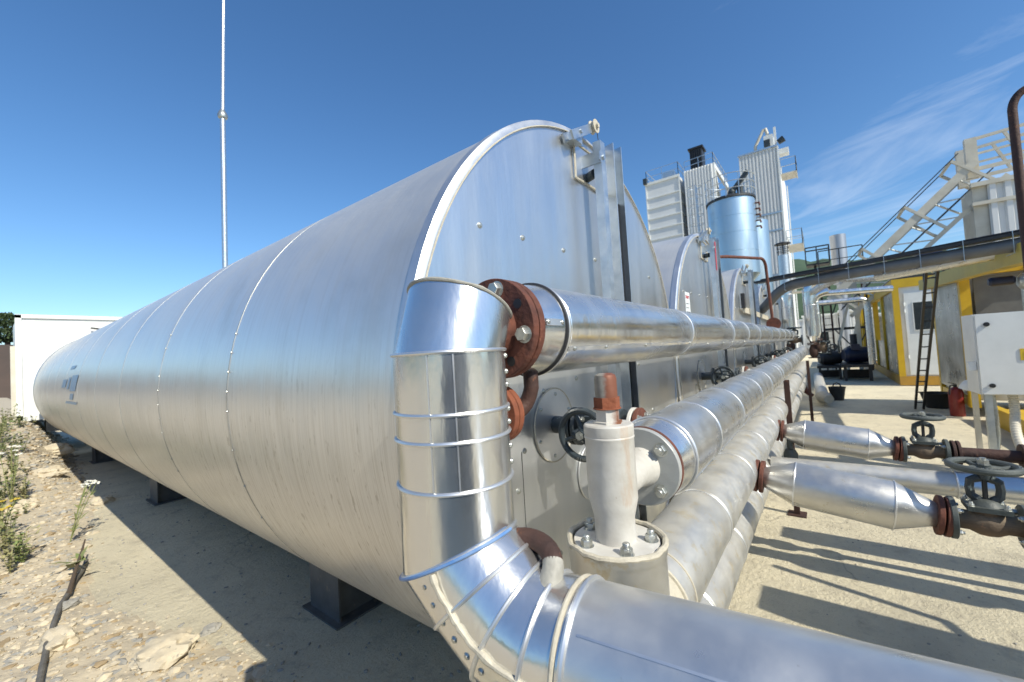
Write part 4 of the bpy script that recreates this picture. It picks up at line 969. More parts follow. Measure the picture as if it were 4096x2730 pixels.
# heater module nearer
t = thing('yellow_module', 'nearer yellow framed module with blotchy metal side sheets', 'equipment module', (10.6, -2.0, 0))
b = MB(); b.box(10.7, 12.7, -1.99, -1.96, .43, 2.52); b.build('side_sheet', 'clad', t)
b = MB(); b.box(10.75, 12.68, -4.1, -2.02, .3, 2.6); b.build('housing', 'clad', t)
b = MB(); b.box(10.5, 10.63, -2.08, -1.95, .2, 2.5); b.box(10.5, 10.66, -4.2, -4.04, .2, 2.5); b.box(12.72, 12.86, -2.1, -1.96, .2, 2.6); b.build('posts', 'yellow', t)
b = MB(); b.box(10.5, 10.66, -4.2, -2.13, 2.5, 2.68); b.box(10.68, 12.86, -2.12, -1.96, 2.55, 2.70); b.box(10.68, 12.72, -2.1, -1.97, .2, .36); b.build('rails', 'yellow', t)
b = MB(); b.box(10.6, 10.63, -4.0, -2.14, 1.2, 2.48); b.build('front_sheet', 'insul', t)
b = MB(); b.beam((12.9, -1.86, 2.61), (6.2, -1.86, 2.36), .16, .22); b.build('projecting_beam', 'olive', t)
b = MB(); b.beam((10.6, -2.3, 2.62), (6.2, -2.1, 2.42), .12, .14); b.beam((10.6, -2.9, 2.62), (6.2, -2.9, 2.42), .12, .14); b.build('upper_beams', 'yellow', t)
b = MB(); b.box(6.8, 10.4, -3.9, -2.2, .08, .2); b.box(6.6, 10.4, -2.2, -2.1, .0, .28); b.build('skid_frame', 'yellow', t)
t = thing('valve_motor', 'dark blue electric actuator hanging inside the yellow frame', 'actuator', (7.6, -1.9, 2.1))
b = MB(); b.lathe([(.04, 0), (.055, .02), (.055, .2), (.04, .22)], (7.7, -1.68, 2.15), (0, -1, 0), 20); b.build('motor', 'navy', t)
b = MB(); b.lathe([(.06, 0), (.1, .03), (.1, .1), (.06, .14)], (7.7, -1.92, 2.12), (0, -1, 0), 20); b.cyl((7.7, -1.98, 1.2), (7.7, -1.98, 2.1), .04); b.build('gearbox', 'bolt', t)
# white cabinet
t = thing('control_cabinet', 'white steel control cabinet on legs with two black locks', 'cabinet', (6, -1.2, 0))
b = MB(); b.box(6.03, 6.45, -2.1, -1.19, .93, 1.725); b.build('box', 'whiteh', t)
b = MB(); b.box(6.0, 6.028, -2.1, -1.2, .935, 1.72); dr = b.build('door', 'whiteh', t)
for z in (1.02, 1.62):
    b = MB(); b.cyl((6.0, -1.27, z), (5.985, -1.27, z), .021, seg=16); b.build('lock', 'black', dr)
b = MB(); b.box(5.995, 5.999, -1.57, -1.465, 1.26, 1.37); st = b.build('warning_sticker', 'ylabel', dr)
b = MB(); b.box(5.990, 5.9945, -1.525, -1.505, 1.28, 1.35); b.build('printed_mark', 'redp', st)
for yy in (-1.26, -2.04):
    b = MB(); b.box(6.1, 6.15, yy-.025, yy+.025, 0, .93); b.build('leg', 'galv', t)
b = MB(); b.box(6.03, 6.12, -1.185, -1.13, 1.17, 1.25); b.build('socket', 'whiteh', t)
t = thing('floodlight', 'white round lamp housing low beside the control cabinet', 'lamp', (6.8, -1.25, .8))
b = MB(); b.lathe([(.04, 0), (.07, .03), (.085, .08), (.085, .12)], (6.8, -1.30, 1.0), (0, .35, -1), 24); b.build('housing', 'whiteh', t)
b = MB(); b.box(6.77, 6.83, -1.32, -1.28, 0, 1.0); b.build('post', 'cream', t)
def hose(pts, r, label, mt='cream'):
    t = thing('conduit_hose', label, 'hose', pts[0], 'ribbed hoses under the cabinet')
    P = []; 
    for i in range(len(pts)-2): P += arc_pts((V(pts[i])+V(pts[i+1]))/2, pts[i+1], (V(pts[i+1])+V(pts[i+2]))/2, 24)
    b = MB(); b.tube(P, [r*(1.12 if k % 2 else .92) for k in range(len(P))], 12); b.build('hose', mt, t)
hose([(6.2, -1.3, 1.1), (6.2, -1.31, .8), (6.2, -1.32, .4), (6.1, -1.2, .1), (5.9, -1.0, .06)], .022, 'left pale ribbed hose dropping from the cabinet', 'bolt')
hose([(6.2, -1.42, 1.1), (6.2, -1.45, .8), (6.0, -1.38, .55), (5.5, -1.36, .3), (5.0, -1.4, .1)], .034, 'thick cream ribbed hose curving down from the cabinet')
hose([(6.2, -1.6, 1.1), (6.1, -1.62, .7), (5.6, -1.55, .55), (5.0, -1.45, .4), (4.4, -1.35, .3)], .03, 'cream ribbed hose at the right edge, curving forward')
# extinguisher, bin, ladder
t = thing('fire_extinguisher', 'dull red fire extinguisher standing beside the black tub', 'fire extinguisher', (10.83, -1.84, 0))
b = MB(); b.lathe([(.088, 0), (.1, .02), (.1, .43), (.085, .49), (.03, .53)], (10.83, -1.84, 0), (0, 0, 1), 28); b.build('cylinder', 'red', t)
b = MB(); b.cyl((10.83, -1.84, .53), (10.83, -1.84, .58), .025, seg=12); b.beam((10.83, -1.84, .59), (10.7, -1.74, .62), .025, .01); b.tube([(10.83, -1.84, .57), (10.74, -1.76, .56), (10.72, -1.74, .4)], .012, 8); b.build('valve_head', 'black', t)
t = thing('black_tub', 'wide black rubber tub by the foot of the ladder', 'tub', (11.9, -1.75, 0))
b = MB(); b.lathe([(.17, 0), (.25, .30), (.265, .31), (.25, .31), (.16, .02)], (11.9, -1.75, 0), (0, 0, 1), 28); b.build('tub', 'rubber', t)
t = thing('ladder', 'black steel ladder leaning upright against the cable tray', 'ladder', (11.4, -1.44, 0))
a0, a1 = V((11.6, -1.38, .02)), V((11.6, -1.50, .02)); b0_, b1_ = V((9.2, -1.38, 2.62)), V((9.2, -1.51, 2.62))
b = MB(); b.beam(a0, b0_, .035, .05); b.beam(a1, b1_, .035, .05); b.build('stiles', 'black', t)
b = MB()
for k in range(11):
    s = (k+.6)/11.4; b.beam(a0.lerp(b0_, s), a1.lerp(b1_, s), .022)
b.build('rungs', 'black', t)
# tall bent brown pipe at the right edge
t = thing('vent_pipe', 'tall dark brown pipe with a hooked top at the right edge', 'pipe', (5, -1.3, 0))
MB().tube([(5, -1.31, .0), (5, -1.31, 2.4), (5, -1.31, 3.25)]+arc_pts((5, -1.31, 3.3), (5, -1.32, 3.43), (5, -1.42, 3.45))+[(5, -1.9, 3.47)], .027, 18).build('tube', 'rustd', t)
# blue pump above the tray
t = thing('roof_pump', 'small blue pump with its stand on top of the yellow module', 'pump', (12, -1.9, 2.6))
b = MB(); b.lathe([(.07, 0), (.13, .04), (.13, .3), (.08, .34)], (12.2, -1.70, 3.20), (0, -1, 0), 20); b.obox((12.1, -1.98, 3.1), .1, .07, .12); b.build('motor', 'blue', t)
b = MB(); b.beam((12.2, -1.78, 2.62), (12.2, -1.78, 3.12), .05); b.beam((12.1, -2.05, 2.62), (12.1, -2.05, 3.05), .04); b.cyl((12.2, -2.15, 2.62), (12.2, -2.15, 3.1), .03); b.build('stand', 'dark', t)
# ------------------------------------------------------------------ batching towers
def rail(b, pts, h, n=2, r=.03, posts=True):
    pts = [V(p) for p in pts]
    for i in range(len(pts)-1):
        for k in range(1, n+1): b.beam(pts[i]+V((0, 0, h*k/n)), pts[i+1]+V((0, 0, h*k/n)), r)
        L = (pts[i+1]-pts[i]).length; m_ = max(1, int(L/1.0))
        for q in range(m_+1):
            p = pts[i].lerp(pts[i+1], q/m_); b.beam(p, p+V((0, 0, h)), r)
t = thing('mixing_tower', 'tallest white ribbed tower with small balconies on its right side', 'tower', (36, 1.8, 0))
b = MB(); b.box(36.06, 46, 1.85, 4.25, 0, 15.85); b.build('core', 'wmet', t)
b = MB()
for z0, z1 in ((0, 6.25), (6.45, 9.6), (9.75, 10.9), (11.05, 15.85)): b.corr((36.05, 1.8, 0), (0, 1, 0), 2.49, z1-z0, 11, .09, (-1, 0, 0), z0=z0)
b.build('ribbed_front', 'wmet', t)
b = MB()
for z in (6.35, 9.68, 10.97): b.box(35.94, 36.03, 1.8, 4.29, z-.06, z+.06)
b.box(35.9, 36.02, 1.74, 4.34, 15.85, 15.97); b.build('joint_bands', 'galv', t)
b = MB(); b.box(35.93, 36.1, 1.70, 1.79, 0, 15.85); b.box(46, 46.1, 1.7, 1.79, 0, 15.85); b.box(36.1, 46, 1.72, 1.79, 9.6, 9.75); b.box(36.1, 46, 1.72, 1.79, 6.3, 6.45); b.build('corner_frame', 'whiteh', t)
for (x0, x1, z) in ((36.6, 38.2, 13.9), (37, 40.5, 8.6), (36.2, 37.6, 5.0)):
    bal = MB(); 
    for k in range(6): bal.box(x0+(x1-x0)*k/6, x0+(x1-x0)*(k+.7)/6, .75, 1.72, z-.06, z)
    bal.box(x0, x1, .72, .78, z-.12, z); p = bal.build('balcony', 'cream', t)
    r_ = MB(); rail(r_, [(x0, 1.7, z), (x0, .75, z), (x1, .75, z), (x1, 1.7, z)], 1.1, 2, .045); r_.build('railing', 'galv', p)
b = MB(); b.tube([(36.8, 3.2, 15.9), (36.8, 3.2, 16.6), (36.8, 2.6, 17.7), (36.8, 2.45, 17.75), (36.8, 2.35, 17.3), (36.8, 2.3, 16.8)], .11, 12); b.build('gooseneck', 'cream', t)
b = MB(); b.box(36.5, 37.5, 2.0, 2.6, 16.0, 17.1); b.box(36.6, 36.8, 1.8, 1.95, 16, 17.6); b.box(36.3, 37, 1.1, 1.7, 15.3, 15.7); b.build('roof_machinery', 'whiteh', t)
b = MB(); b.box(36.3, 36.6, 2.2, 2.6, 16.2, 16.7); b.lathe([(.2, 0), (.25, .4)], (36.5, 1.7, 16.3), (0, -1, .5), 14); b.build('floodlight', 'wheeld', t)
t = thing('filter_tower', 'white ribbed tower with an open framed side and a black chimney behind', 'tower', (36, 7.2, 0))
b = MB(); b.corr((36, 6.1, 0), (0, 1, 0), 2.25, 9.6, 10, .09, (-1, 0, 0), z0=0); b.corr((36, 6.1, 0), (0, 1, 0), 2.25, 6.35, 10, .09, (-1, 0, 0), z0=9.7); b.build('ribbed_front', 'wmet', t)
b = MB(); b.box(36.02, 42.4, 7.4, 8.35, 0, 16.0); b.box(36.02, 42.4, 6.1, 7.4, 0, 10.5); b.build('core', 'wmet', t)
b = MB(); b.box(36.2, 42.2, 7.30, 7.39, 10.5, 15.6); b.build('inner_sheet', 'cream', t)
b = MB(); b.box(36.0, 36.2, 6.0, 6.09, 0, 16.1); b.box(42.2, 42.4, 6.0, 6.2, 10.5, 16.1); b.box(36.2, 42.4, 6.0, 6.2, 15.7, 16.1); b.box(36.2, 42.4, 6.0, 6.2, 10.3, 10.6); b.beam((36.2, 6.1, 15.5), (39.2, 6.1, 10.8), .25); b.build('side_frame', 'whiteh', t)
b = MB(); rail(b, [(36.1, 8.3, 16.0), (36.1, 6.1, 16.1), (42.3, 6.1, 16.1)], .9, 2, .04); b.build('railing', 'galv', t)
b = MB(); b.box(35.9, 36.0, 6.1, 8.35, 9.55, 9.75); b.build('joint_band', 'galv', t)
t = thing('chimney', 'black ribbed rectangular chimney with a flared top above the ribbed tower', 'chimney', (37.5, 7.45, 16))
b = MB(); b.box(37, 38.2, 7.05, 8.0, 12, 18.1); 
for k in range(6): b.box(36.92, 37, 7.08+k*.17, 7.14+k*.165, 15.8, 18.0)
b.build('stack', 'black', t)
b = MB(); b.box(36.9, 38.3, 6.93, 8.12, 18.1, 18.25); b.build('flared_top', 'black', t)
t = thing('filler_silo', 'square white silo with level ribs, left of the black chimney', 'silo', (36, 10, 0))
b = MB(); b.box(36, 39, 8.75, 11.55, 0, 15.9); b.build('walls', 'wmet', t)
b = MB()
for k in range(14):
    z = 15.9-1.3-k*.92
    if k == 0: pass
    b.obox((35.97, 10.15, z), .05, 1.42, .05); b.obox((37.5, 8.73, z), 1.5, .05, .05)
b.box(35.9, 36.02, 8.7, 11.62, 15.8, 16.0); b.box(35.93, 36.0, 8.7, 8.8, 8, 15.8); b.box(35.93, 36.0, 11.5, 11.6, 8, 15.8); b.build('ribs', 'whiteh', t)
b = MB(); rail(b, [(39, 11.5, 16), (36.05, 11.5, 16), (36.05, 8.8, 16), (39, 8.8, 16)], 1.1, 2, .04); b.build('railing', 'galv', t)
b = MB(); b.box(36.8, 38, 9.3, 10.3, 16, 16.8); b.build('roof_box', 'galv', t)
b = MB(); b.box(35.7, 36.1, 11.4, 11.7, 15.9, 16.4); b.build('floodlight', 'wheeld', t)
t = thing('cylindrical_silo', 'blue grey round silo with a railed top in front of the white towers', 'silo', (24, 3.38, 0))
cx_, cy_, cr = 24.0, 3.40, 1.10
b = MB(); prof = []
for z0, z1 in ((5.0, 6.15), (6.15, 7.1), (7.1, 7.95), (7.95, 8.85)): prof += [(cr, z0), (cr, z1-.03), (cr-.012, z1-.025), (cr-.012, z1-.002)]
b.lathe([(.4, 4.2)]+prof, (cx_, cy_, 0), (0, 0, 1), 64); b.build('shell', 'siloblue', t)
b = MB(); b.lathe([(cr+.06, 8.85), (cr+.06, 8.95), (cr-.02, 9.0), (.1, 9.2)], (cx_, cy_, 0), (0, 0, 1), 64); b.build('roof', 'dark', t)
b = MB()
for z in (9.3, 9.65, 10.05): b.ring((cx_, cy_, z), (0, 0, 1), cr+.05, .022, 48, 5)
for k in range(12):
    a = k*math.pi/6; b.beam((cx_+(cr+.05)*math.cos(a), cy_+(cr+.05)*math.sin(a), 8.9), (cx_+(cr+.05)*math.cos(a), cy_+(cr+.05)*math.sin(a), 10.05), .035)
b.build('railing', 'galv', t)
b = MB(); b.lathe([(.15, 0), (.2, .3), (.1, .5)], (cx_, cy_-.1, 9.1), (0, 0, 1), 14); b.beam((cx_, cy_-.1, 9.4), (cx_, cy_-.9, 10.3), .2); b.cyl((cx_, cy_-.5, 9), (cx_, cy_-.5, 9.6), .15); b.build('roof_fittings', 'wheeld', t)
b = MB()
for k in range(3):
    a = R(-150+90*k+15); b.beam((cx_+.9*math.cos(a), cy_+.9*math.sin(a), 0), (cx_+.9*math.cos(a), cy_+.9*math.sin(a), 5.1), .14)
b.build('legs', 'galv', t)
b = MB(); yl = cy_+cr+.35
for dx in (-.2, .2): b.beam((23.3+dx, yl, 3), (23.3+dx, yl, 10.0), .04)
for k in range(24): b.beam((23.1, yl, 3.2+k*.28), (23.5, yl, 3.2+k*.28), .025)
for z in (7.4, 7.9, 8.4, 8.9, 9.4, 9.9): b.ring((23.15, yl+.05, z), (0, 0, 1), .33, .02, 20, 5)
for a in (0, 1.2, 2.4, 3.6, 4.8): b.beam((23.15+.33*math.cos(a), yl+.05+.33*math.sin(a), 7.4), (23.15+.33*math.cos(a), yl+.05+.33*math.sin(a), 9.9), .02)
b.build('ladder_cage', 'galv', t)
b = MB()
for k in range(5):
    b.tube([(24.1, cy_-cr+.05, 8.6-.3*k), (24.0, cy_-cr-.18, 8.55-.3*k), (24.0, cy_-cr-.2, 8.42-.3*k)], .045, 8)
b.build('side_valves', 'rust', t)
t = thing('cylindrical_silo', 'second paler round silo showing behind the right of the railed one', 'silo', (27, 2.9, 0))
b = MB(); b.cyl((27, 2.95, 1), (27, 2.95, 8.3), .92, seg=56); b.build('shell', 'siloblue', t)
t = thing('vent_stack', 'slim steel vent stack with a flat rain cap between silo and upright pipes', 'vent', (20, 1.1, 0))
b = MB(); b.cyl((20, 1.08, 1), (20, 1.08, 5.0), .19, seg=32); b.build('tube', 'galv', t)
b = MB(); b.lathe([(.3, 0), (.26, .05), (.05, .1)], (20, 1.08, 5.45), (0, 0, 1), 28); b.build('cap', 'black', t)
b = MB()
for k in range(6):
    a = k*1.047; b.beam((20+.19*math.cos(a), 1.08+.19*math.sin(a), 5), (20+.19*math.cos(a), 1.08+.19*math.sin(a), 5.46), .02)
b.ring((20, 1.08, 5.15), (0, 0, 1), .2, .012, 24, 5); b.ring((20, 1.08, 5.3), (0, 0, 1), .2, .012, 24, 5); b.build('cage', 'dark', t)
t = thing('water_tower_tank', 'grey round tank standing far off above the wooded hill', 'tank', (40, -1.33, 0))
b = MB(); b.cyl((40, -1.36, 5.5), (40, -1.36, 9.25), .80*.62, seg=40); b.build('shell', 'farsteel', t)
b = MB(); b.cyl((40, -1.36, 0), (40, -1.36, 5.5), .3, seg=20); b.build('column', 'farsteel', t)
# ------------------------------------------------------------------ conveyor and aggregate bin on the right
t = thing('truss_conveyor', 'pale steel conveyor gantry climbing to the right above the cabins', 'conveyor', (22, -3, 0))
A0, A1 = V((22.6, -.3, 3.1)), V((22.6, -4.75, 7.55))
dd = (A1-A0).normalized(); nn = V((0, dd.z, -dd.y)) if True else None
nn = V((0, -dd.z, dd.y)); nn = -nn if nn.z < 0 else nn
b = MB()
for dx in (-.8, .8): b.beam(A0+V((dx, 0, 0)), A1+V((dx, 0, 0)), .14, .26, nn); b.beam(A0+V((dx, 0, 0))-nn*1.0, A1+V((dx, 0, 0))-nn*1.0, .12, .14, nn)
b.build('chords', 'cream', t)
b = MB(); L = (A1-A0).length
for k in range(4):
    s = .3+k*(L-.6)/3; p = A0+dd*s
    b.beam(p+V((-.85, 0, 0))-nn*1.0, p+V((-.85, 0, 0))+nn*.55, .09, .09, dd); b.beam(p+V((.85, 0, 0))-nn*1.0, p+V((.85, 0, 0))+nn*.55, .09, .09, dd)
    b.beam(p+V((-.85, 0, 0))+nn*.55, p+V((.85, 0, 0))+nn*.55, .09, .09, dd); b.beam(p+V((-.85, 0, 0))-nn*1.0, p+V((.85, 0, 0))-nn*1.0, .09, .09, dd)
b.build('hoops', 'cream', t)
b = MB()
for k in range(12):
    s0 = .2+k*(L-.4)/12; s1 = s0+(L-.4)/12; a_ = (-.75, .75) if k % 2 else (.75, -.75)
    b.beam(A0+dd*s0+V((a_[0], 0, 0))-nn*.12, A0+dd*s1+V((a_[1], 0, 0))-nn*1.0, .05)
b.build('lattice', 'whiteh', t)
b = MB()
for dx in (-.85, .85): b.beam(A0+V((dx, 0, 0))+nn*.58, A1+V((dx, 0, 0))+nn*.58, .035); b.beam(A0+V((dx, 0, 0))+nn*-.55, A1+V((dx, 0, 0))-nn*.55, .04)
b.build('hand_cables', 'dark', t)
b = MB()
for dx in (-.6, .6):
    b.beam((22.6+dx, -4.7, 7.0), (22.6+dx, -4.7, 8.45), .22, .3); b.beam((22.6+dx, -4.7, 8.4), (22.6+dx, -9, 8.7), .09, .09); b.beam((22.6+dx, -4.7, 7.85), (22.6+dx, -9, 8.05), .06, .07); b.beam((22.6+dx, -4.7, 7.3), (22.6+dx, -9, 7.45), .09, .12)
    for k in range(5): b.beam((22.6+dx, -5.9-k*.95, 7.4), (22.6+dx, -5.5-k*.95, 8.5), .08)
b.build('head_frame', 'cream', t)
b = MB(); b.beam((23, -1.2, 0), (23, -1.2, 3.9), .15); b.beam((22.2, -.7, 0), (22.2, -1.6, 4.2), .1); b.beam((23, -.2, 0), (23, -1.2, 4), .1); b.build('legs', 'cream', t)
t = thing('aggregate_bin', 'tall cream ribbed bin under the head of the conveyor', 'bin', (21.5, -6.5, 0))
b = MB(); b.box(21.6, 23, -9.5, -4.55, 0, 6.6); b.build('walls', 'cream', t)
b = MB(); b.corr((21.55, -9.5, 0), (0, 1, 0), 4.6, 5.9, 13, .09, (-1, 0, 0), z0=0); b.corr((21.55, -9.5, 0), (0, 1, 0), 4.6, .55, 13, .09, (-1, 0, 0), z0=6.0); b.build('ribbed_front', 'wmet', t)
b = MB(); b.box(21.42, 21.54, -9.5, -4.5, 5.88, 6.0); b.box(21.42, 21.6, -9.6, -4.5, 6.55, 6.7); b.build('bands', 'cream', t)
# lagged lines outside the frame on the right: they throw the long shadows on the concrete
t = thing('overhead_lines', 'row of lagged lines on a rack at the right, just outside the picture', 'pipe rack', (3, -2, 0))
b = MB(); b.box(3.62, 3.84, -4.2, -1.40, 1.42, 1.60); b.box(2.50, 2.78, -4.2, -1.36, 1.40, 1.60); b.build('trunking', 'galv', t)
b = MB(); b.lathe([(.04, 0), (.11, .14), (.11, .9), (.04, 1.05), (.04, 2.5)], (3.28, -1.30, 1.46), (0, -1, 0), 24); b.tube([(3.1, -1.3, 1.5), (3.0, -1.7, 1.5), (2.9, -2.1, 1.5), (2.6, -2.2, 1.45)], .025, 8); b.build('lines', 'alu', t)
b = MB()
for x in (2.4, 4.0): b.beam((x, -3.6, 0), (x, -3.6, 1.4), .08)
b.beam((2.3, -3.6, 1.36), (4.1, -3.6, 1.36), .08); b.build('rack', 'galv', t)
t = thing('reflection_cabin', 'grey blue cabin added unseen behind the viewpoint to be mirrored in the upright pipe', 'cabin', (-3.5, -4.2, 0))  # unseen block added to put a dark band in the riser's reflection
b = MB(); b.box(-6.5, -.4, -5.4, -3.05, .1, 2.6); b.build('walls', 'reflcab', t)
b = MB(); b.box(-6.6, -.3, -5.5, -2.95, 2.6, 2.7); b.build('roof', 'dark', t)
b = MB(); b.box(-2.2, -1.3, -3.05, -3.0, .15, 2.15); b.build('door', 'wheeld', t)
b = MB(); b.box(-5.2, -4.0, -3.05, -3.0, 1.1, 1.9); b.build('window', 'glass', t)
# ------------------------------------------------------------------ container, pole, left side
t = thing('white_container', 'white container standing on the gravel bank behind the first tank', 'container', (2, 14.6, .8))
b = MB(); b.box(.52, 5.2, 14.0, 16.4, .88, 3.11); b.build('walls', 'whiteh', t)
b = MB(); b.box(.47, .56, 13.95, 14.04, .82, 3.14); b.box(.47, 5.2, 13.95, 14.05, 3.07, 3.15); b.box(.47, 5.2, 13.95, 14.05, .80, .92); b.box(.45, .53, 14.05, 16.4, .8, .92); b.build('frame', 'whiteh', t)
b = MB(); b.box(.40, .47, 14.0, 14.1, .85, 2.45); b.build('door_bar', 'cream', t)
b = MB(); b.tube([(1.62, 13.9, 2.86), (1.75, 13.9, 2.84), (1.9, 13.9, 2.8)], .02, 8); b.tube([(1.75, 13.9, 2.84), (1.72, 13.9, 2.78)], .015, 8); b.build('latch', 'dark', t)
b = MB(); b.box(.9, 1.1, 14.1, 14.5, .5, .8); b.box(3.9, 4.1, 14.1, 14.5, .0, .8); b.build('footing', 'stoneg', t)
t = thing('mast', 'tall thin galvanised mast with a joint collar rising behind the first tank', 'mast', (5.1, 16, 0))
b = MB(); b.cyl((5.02, 16, 0), (5.20, 16, 10.5), .085, .08, 20); b.build('lower_tube', 'galv', t)
b = MB(); b.cyl((5.20, 16, 10.5), (5.42, 16, 16.5), .065, .05, 20); b.build('upper_tube', 'galv', t)
b = MB(); b.lathe([(.085, -.12), (.14, -.08), (.16, 0), (.14, .06), (.07, .2)], (5.2, 16, 10.5), (0, 0, 1), 20); b.build('collar', 'bolt', t)
# ------------------------------------------------------------------ stones and plants
def stone_mesh(b, c, s, seed, sub=1, flat=.6):
    import bmesh
    bm = bmesh.new(); bmesh.ops.create_icosphere(bm, subdivisions=sub, radius=1)
    k = len(b.v); ax = random.random()*6.28
    sc = (s*random.uniform(.8, 1.3), s*random.uniform(.6, 1), s*flat*random.uniform(.7, 1.2))
    for v in bm.verts:
        d = v.co.normalized(); f = 1+.35*noise.noise(d*1.4+V((seed, 0, 0)))+.2*noise.noise(d*3.3+V((0, seed, 0)))
        if sub > 1: f += .07*noise.noise(d*9+V((0, 0, seed)))
        q = V((d.x*sc[0], d.y*sc[1], d.z*sc[2]))*f; b.v.append(V(c)+V((q.x*math.cos(ax)-q.y*math.sin(ax), q.x*math.sin(ax)+q.y*math.cos(ax), q.z)))
    idx = {v: i for i, v in enumerate(bm.verts)}
    for f in bm.faces: b.f.append(tuple(k+idx[v] for v in f.verts))
    bm.free()
for nm, mt, cnt in (('gravel', 'stone', 8500), ('loose_gravel', 'stoneg', 4500), ('brown_gravel', 'stoneb', 2800)):
    b = MB(); k = 0
    while k < cnt:
        y = 1.6+random.random()**1.8*16; x = xe(y)+random.uniform(-.30, .12)-random.expovariate(1.1)*.9
        if x < -3.5: continue
        z = bank(x, y)
        if z < 0:
            if random.random() < .6: continue
            z = .001
        s = (.0028+.0075*random.expovariate(1.0))*(1+.06*y); s = min(s, .06); stone_mesh(b, (x, y, z+s*random.uniform(-.15, .15)), s, k*.37, 1, random.uniform(.25, .6)); k += 1
    tag(b.build(nm, mt, smooth=0), kind='stuff')
b = MB()
for k in range(260):
    y = random.uniform(1.5, 9); x = random.uniform(xe(y), 1.4+.1*y); s = random.choice((.005, .008, .012)); stone_mesh(b, (x, y, s*.3), s, k*.7)
for k in range(200):
    x = random.uniform(1.3, 9); y = random.uniform(-1.4, .2); s = random.choice((.003, .005, .008)); stone_mesh(b, (x, y, s*.3), s, k*.7)
tag(b.build('scattered_chips', 'stoneg', smooth=0), kind='stuff')
rocks = [(.60, 3.05, .15, 'big pale rock lying nearest the tank shadow', 'stone'), (.27, 3.75, .12, 'broken brown rock with a dark hollow beside the hose', 'stone'), (.95, 7.6, .14, 'pale slab of stone at the gravel edge below the second foot', 'stone'),
         (.42, 5.0, .08, 'small flat pale stone beside the uprooted twig', 'stone'), (.62, 9.6, .22, 'large pale boulder below the white container', 'stone'), (.35, 4.3, .06, 'small grey stone between twig and brown rock', 'stoneg'), (.86, 3.15, .05, 'small grey stone at the right of the big pale rock', 'stoneg'), (.80, 11.5, .25, 'heap boulder just in front of the white container', 'stone'), (.30, 8.0, .15, 'mid sized boulder among the weeds', 'stone')]
for i, (x, y, s, lb, mt) in enumerate(rocks):
    b = MB(); random.seed(50+i); stone_mesh(b, (0, 0, 0), s, i*3.1, 4, .5); o = b.build('rock', mt, smooth=25); o.location = (x, y, max(0, bank(x, y))+s*.15); tag(o, lb, 'rock', 'rocks on the gravel')
random.seed(11)
# hose
b = MB(); pts = [(-.25, 2.4), (.0, 2.75), (.16, 3.2), (.22, 3.7), (.32, 4.3), (.43, 4.75), (.5, 5.0), (.56, 5.3)]
P = []
for i in range(len(pts)-1):
    for k in range(6):
        s = k/6; x = pts[i][0]*(1-s)+pts[i+1][0]*s; y = pts[i][1]*(1-s)+pts[i+1][1]*s; P.append((x, y, max(0, bank(x, y))+.03))
tag(b.tube(P, .015, 10).build('old_hose', 'oldhose'), 'weathered grey hose snaking over the gravel at the lower left', 'hose')
# weeds
def blade(b, p, d, L, w_):
    p = V(p); d = V(d); sd = d.cross(V((0, 0, 1)));
    if sd.length < .01: sd = V((1, 0, 0))
    sd = sd.normalized()*w_; k = len(b.v); m_ = p+d*L*.5+V((0, 0, L*.08)); e = p+d*L
    b.v += [p-sd, p+sd, m_+sd, m_-sd, e]; b.f += [(k, k+1, k+2, k+3), (k+3, k+2, k+4)]
def weed(b, x, y, h, stems=5):
    z = max(0, bank(x, y))
    for s in range(stems):
        dx, dy = random.uniform(-.35, .35), random.uniform(-.35, .35); hh = h*random.uniform(.6, 1); top = V((x+dx*hh, y+dy*hh, z+hh)); p0 = V((x, y, z))
        for q in range(5):
            a = p0.lerp(top, q/5); c = p0.lerp(top, (q+1)/5); blade(b, a, (c-a).normalized(), (c-a).length*1.3, .0022)
            for _ in range(3):
                an = random.random()*6.28; blade(b, c, V((math.cos(an), math.sin(an), random.uniform(-.1, .7))).normalized(), h*random.uniform(.1, .22), .007+.005*random.random())
b = MB(); b2 = MB()
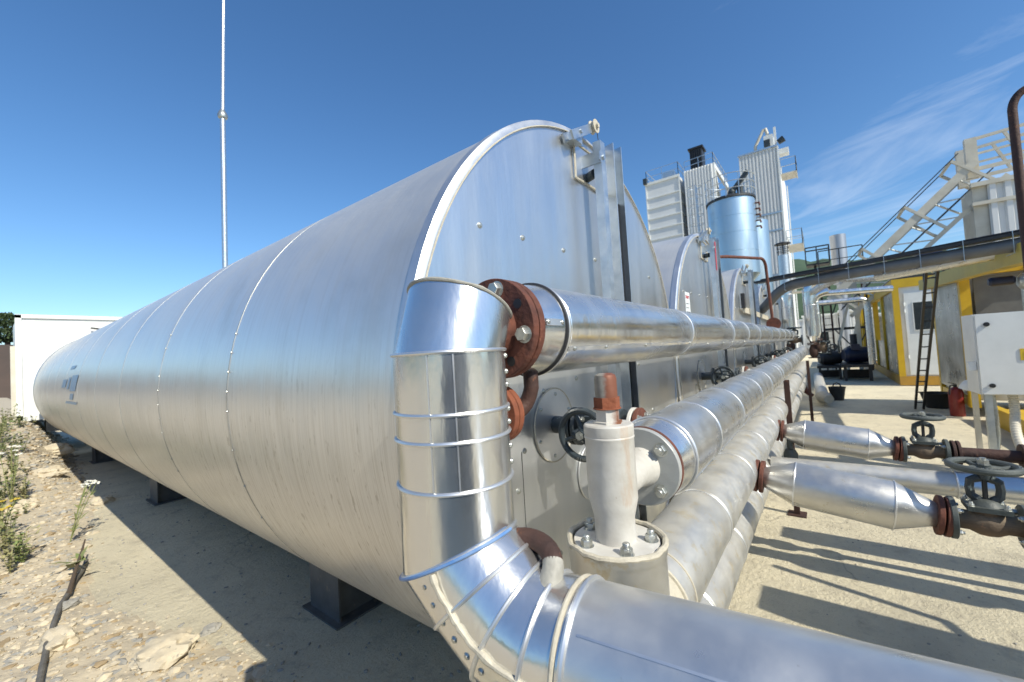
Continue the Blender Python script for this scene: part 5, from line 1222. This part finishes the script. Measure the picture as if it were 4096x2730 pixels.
for k in range(230):
    y = random.uniform(3.6, 14); x = xe(y)-.5-random.random()*.9-.05*y*random.random()
    weed(b if k % 3 else b2, x, y, random.uniform(.07, .28), 3)
for k in range(90):
    y = random.uniform(5, 13); x = .16+.035*y-random.random()*.5; weed(b if k % 3 else b2, x-.1, y, random.uniform(.12, .42), 4)
tag(b.build('weeds', 'leaf', smooth=0), kind='stuff'); tag(b2.build('dry_grass', 'straw', smooth=0), kind='stuff')
def flowerplant(x, y, h, label, tilt, petal='flower'):
    t = thing('flowering_weed', label, 'weed', (x, y, max(0, bank(x, y))), 'flowering weeds on the bank')
    b = MB(); f = MB(); z = max(0, bank(x, y))
    for s in range(5):
        top = V((x+tilt[0]*h+random.uniform(-.1, .1), y+tilt[1]*h+random.uniform(-.15, .15), z+h*random.uniform(.75, 1)))
        b.tube([(x, y, z), V((x, y, z)).lerp(top, .5)+V((0, 0, .03)), top], .0035, 5)
        for q in range(4): blade(b, V((x, y, z)).lerp(top, .2+.2*q), V((random.uniform(-1, 1), random.uniform(-1, 1), .4)).normalized(), .09, .01)
        for k in range(10):
            q = top+V((random.uniform(-.03, .03), random.uniform(-.03, .03), random.uniform(0, .015))); f.lathe([(.011, 0), (.008, .006)], q, (random.uniform(-.3, .3), random.uniform(-.3, .3), 1), 6)
    b.build('stems', 'leaf', t, 0); f.build('blossoms', petal, t, 0)
flowerplant(.52, 6.0, .62, 'tall white flowering weed leaning over the tank shadow', (.25, .1))
flowerplant(.22, 8.2, .75, 'white flowering weed in front of the container corner', (0, 0))
flowerplant(.12, 6.6, .38, 'yellow flowering weed low at the left edge', (0, 0), 'yflower')
t = thing('uprooted_twig', 'dry twig with a few green leaves lying beside the hose', 'twig', (.45, 4.9, .05))
MB().tube([(.38, 4.5, .06), (.44, 4.8, .11), (.5, 5.05, .16), (.55, 5.3, .2)], [.016, .012, .01, .005], 8).build('stem', 'bark', t)
b = MB()
for k in range(9): blade(b, (.42+.1*random.random(), 4.8+.3*random.random(), .12), V((random.uniform(-1, 1), random.uniform(-1, 1), .3)).normalized(), .13, .022)
b.build('leaves', 'leaf', t, 0)
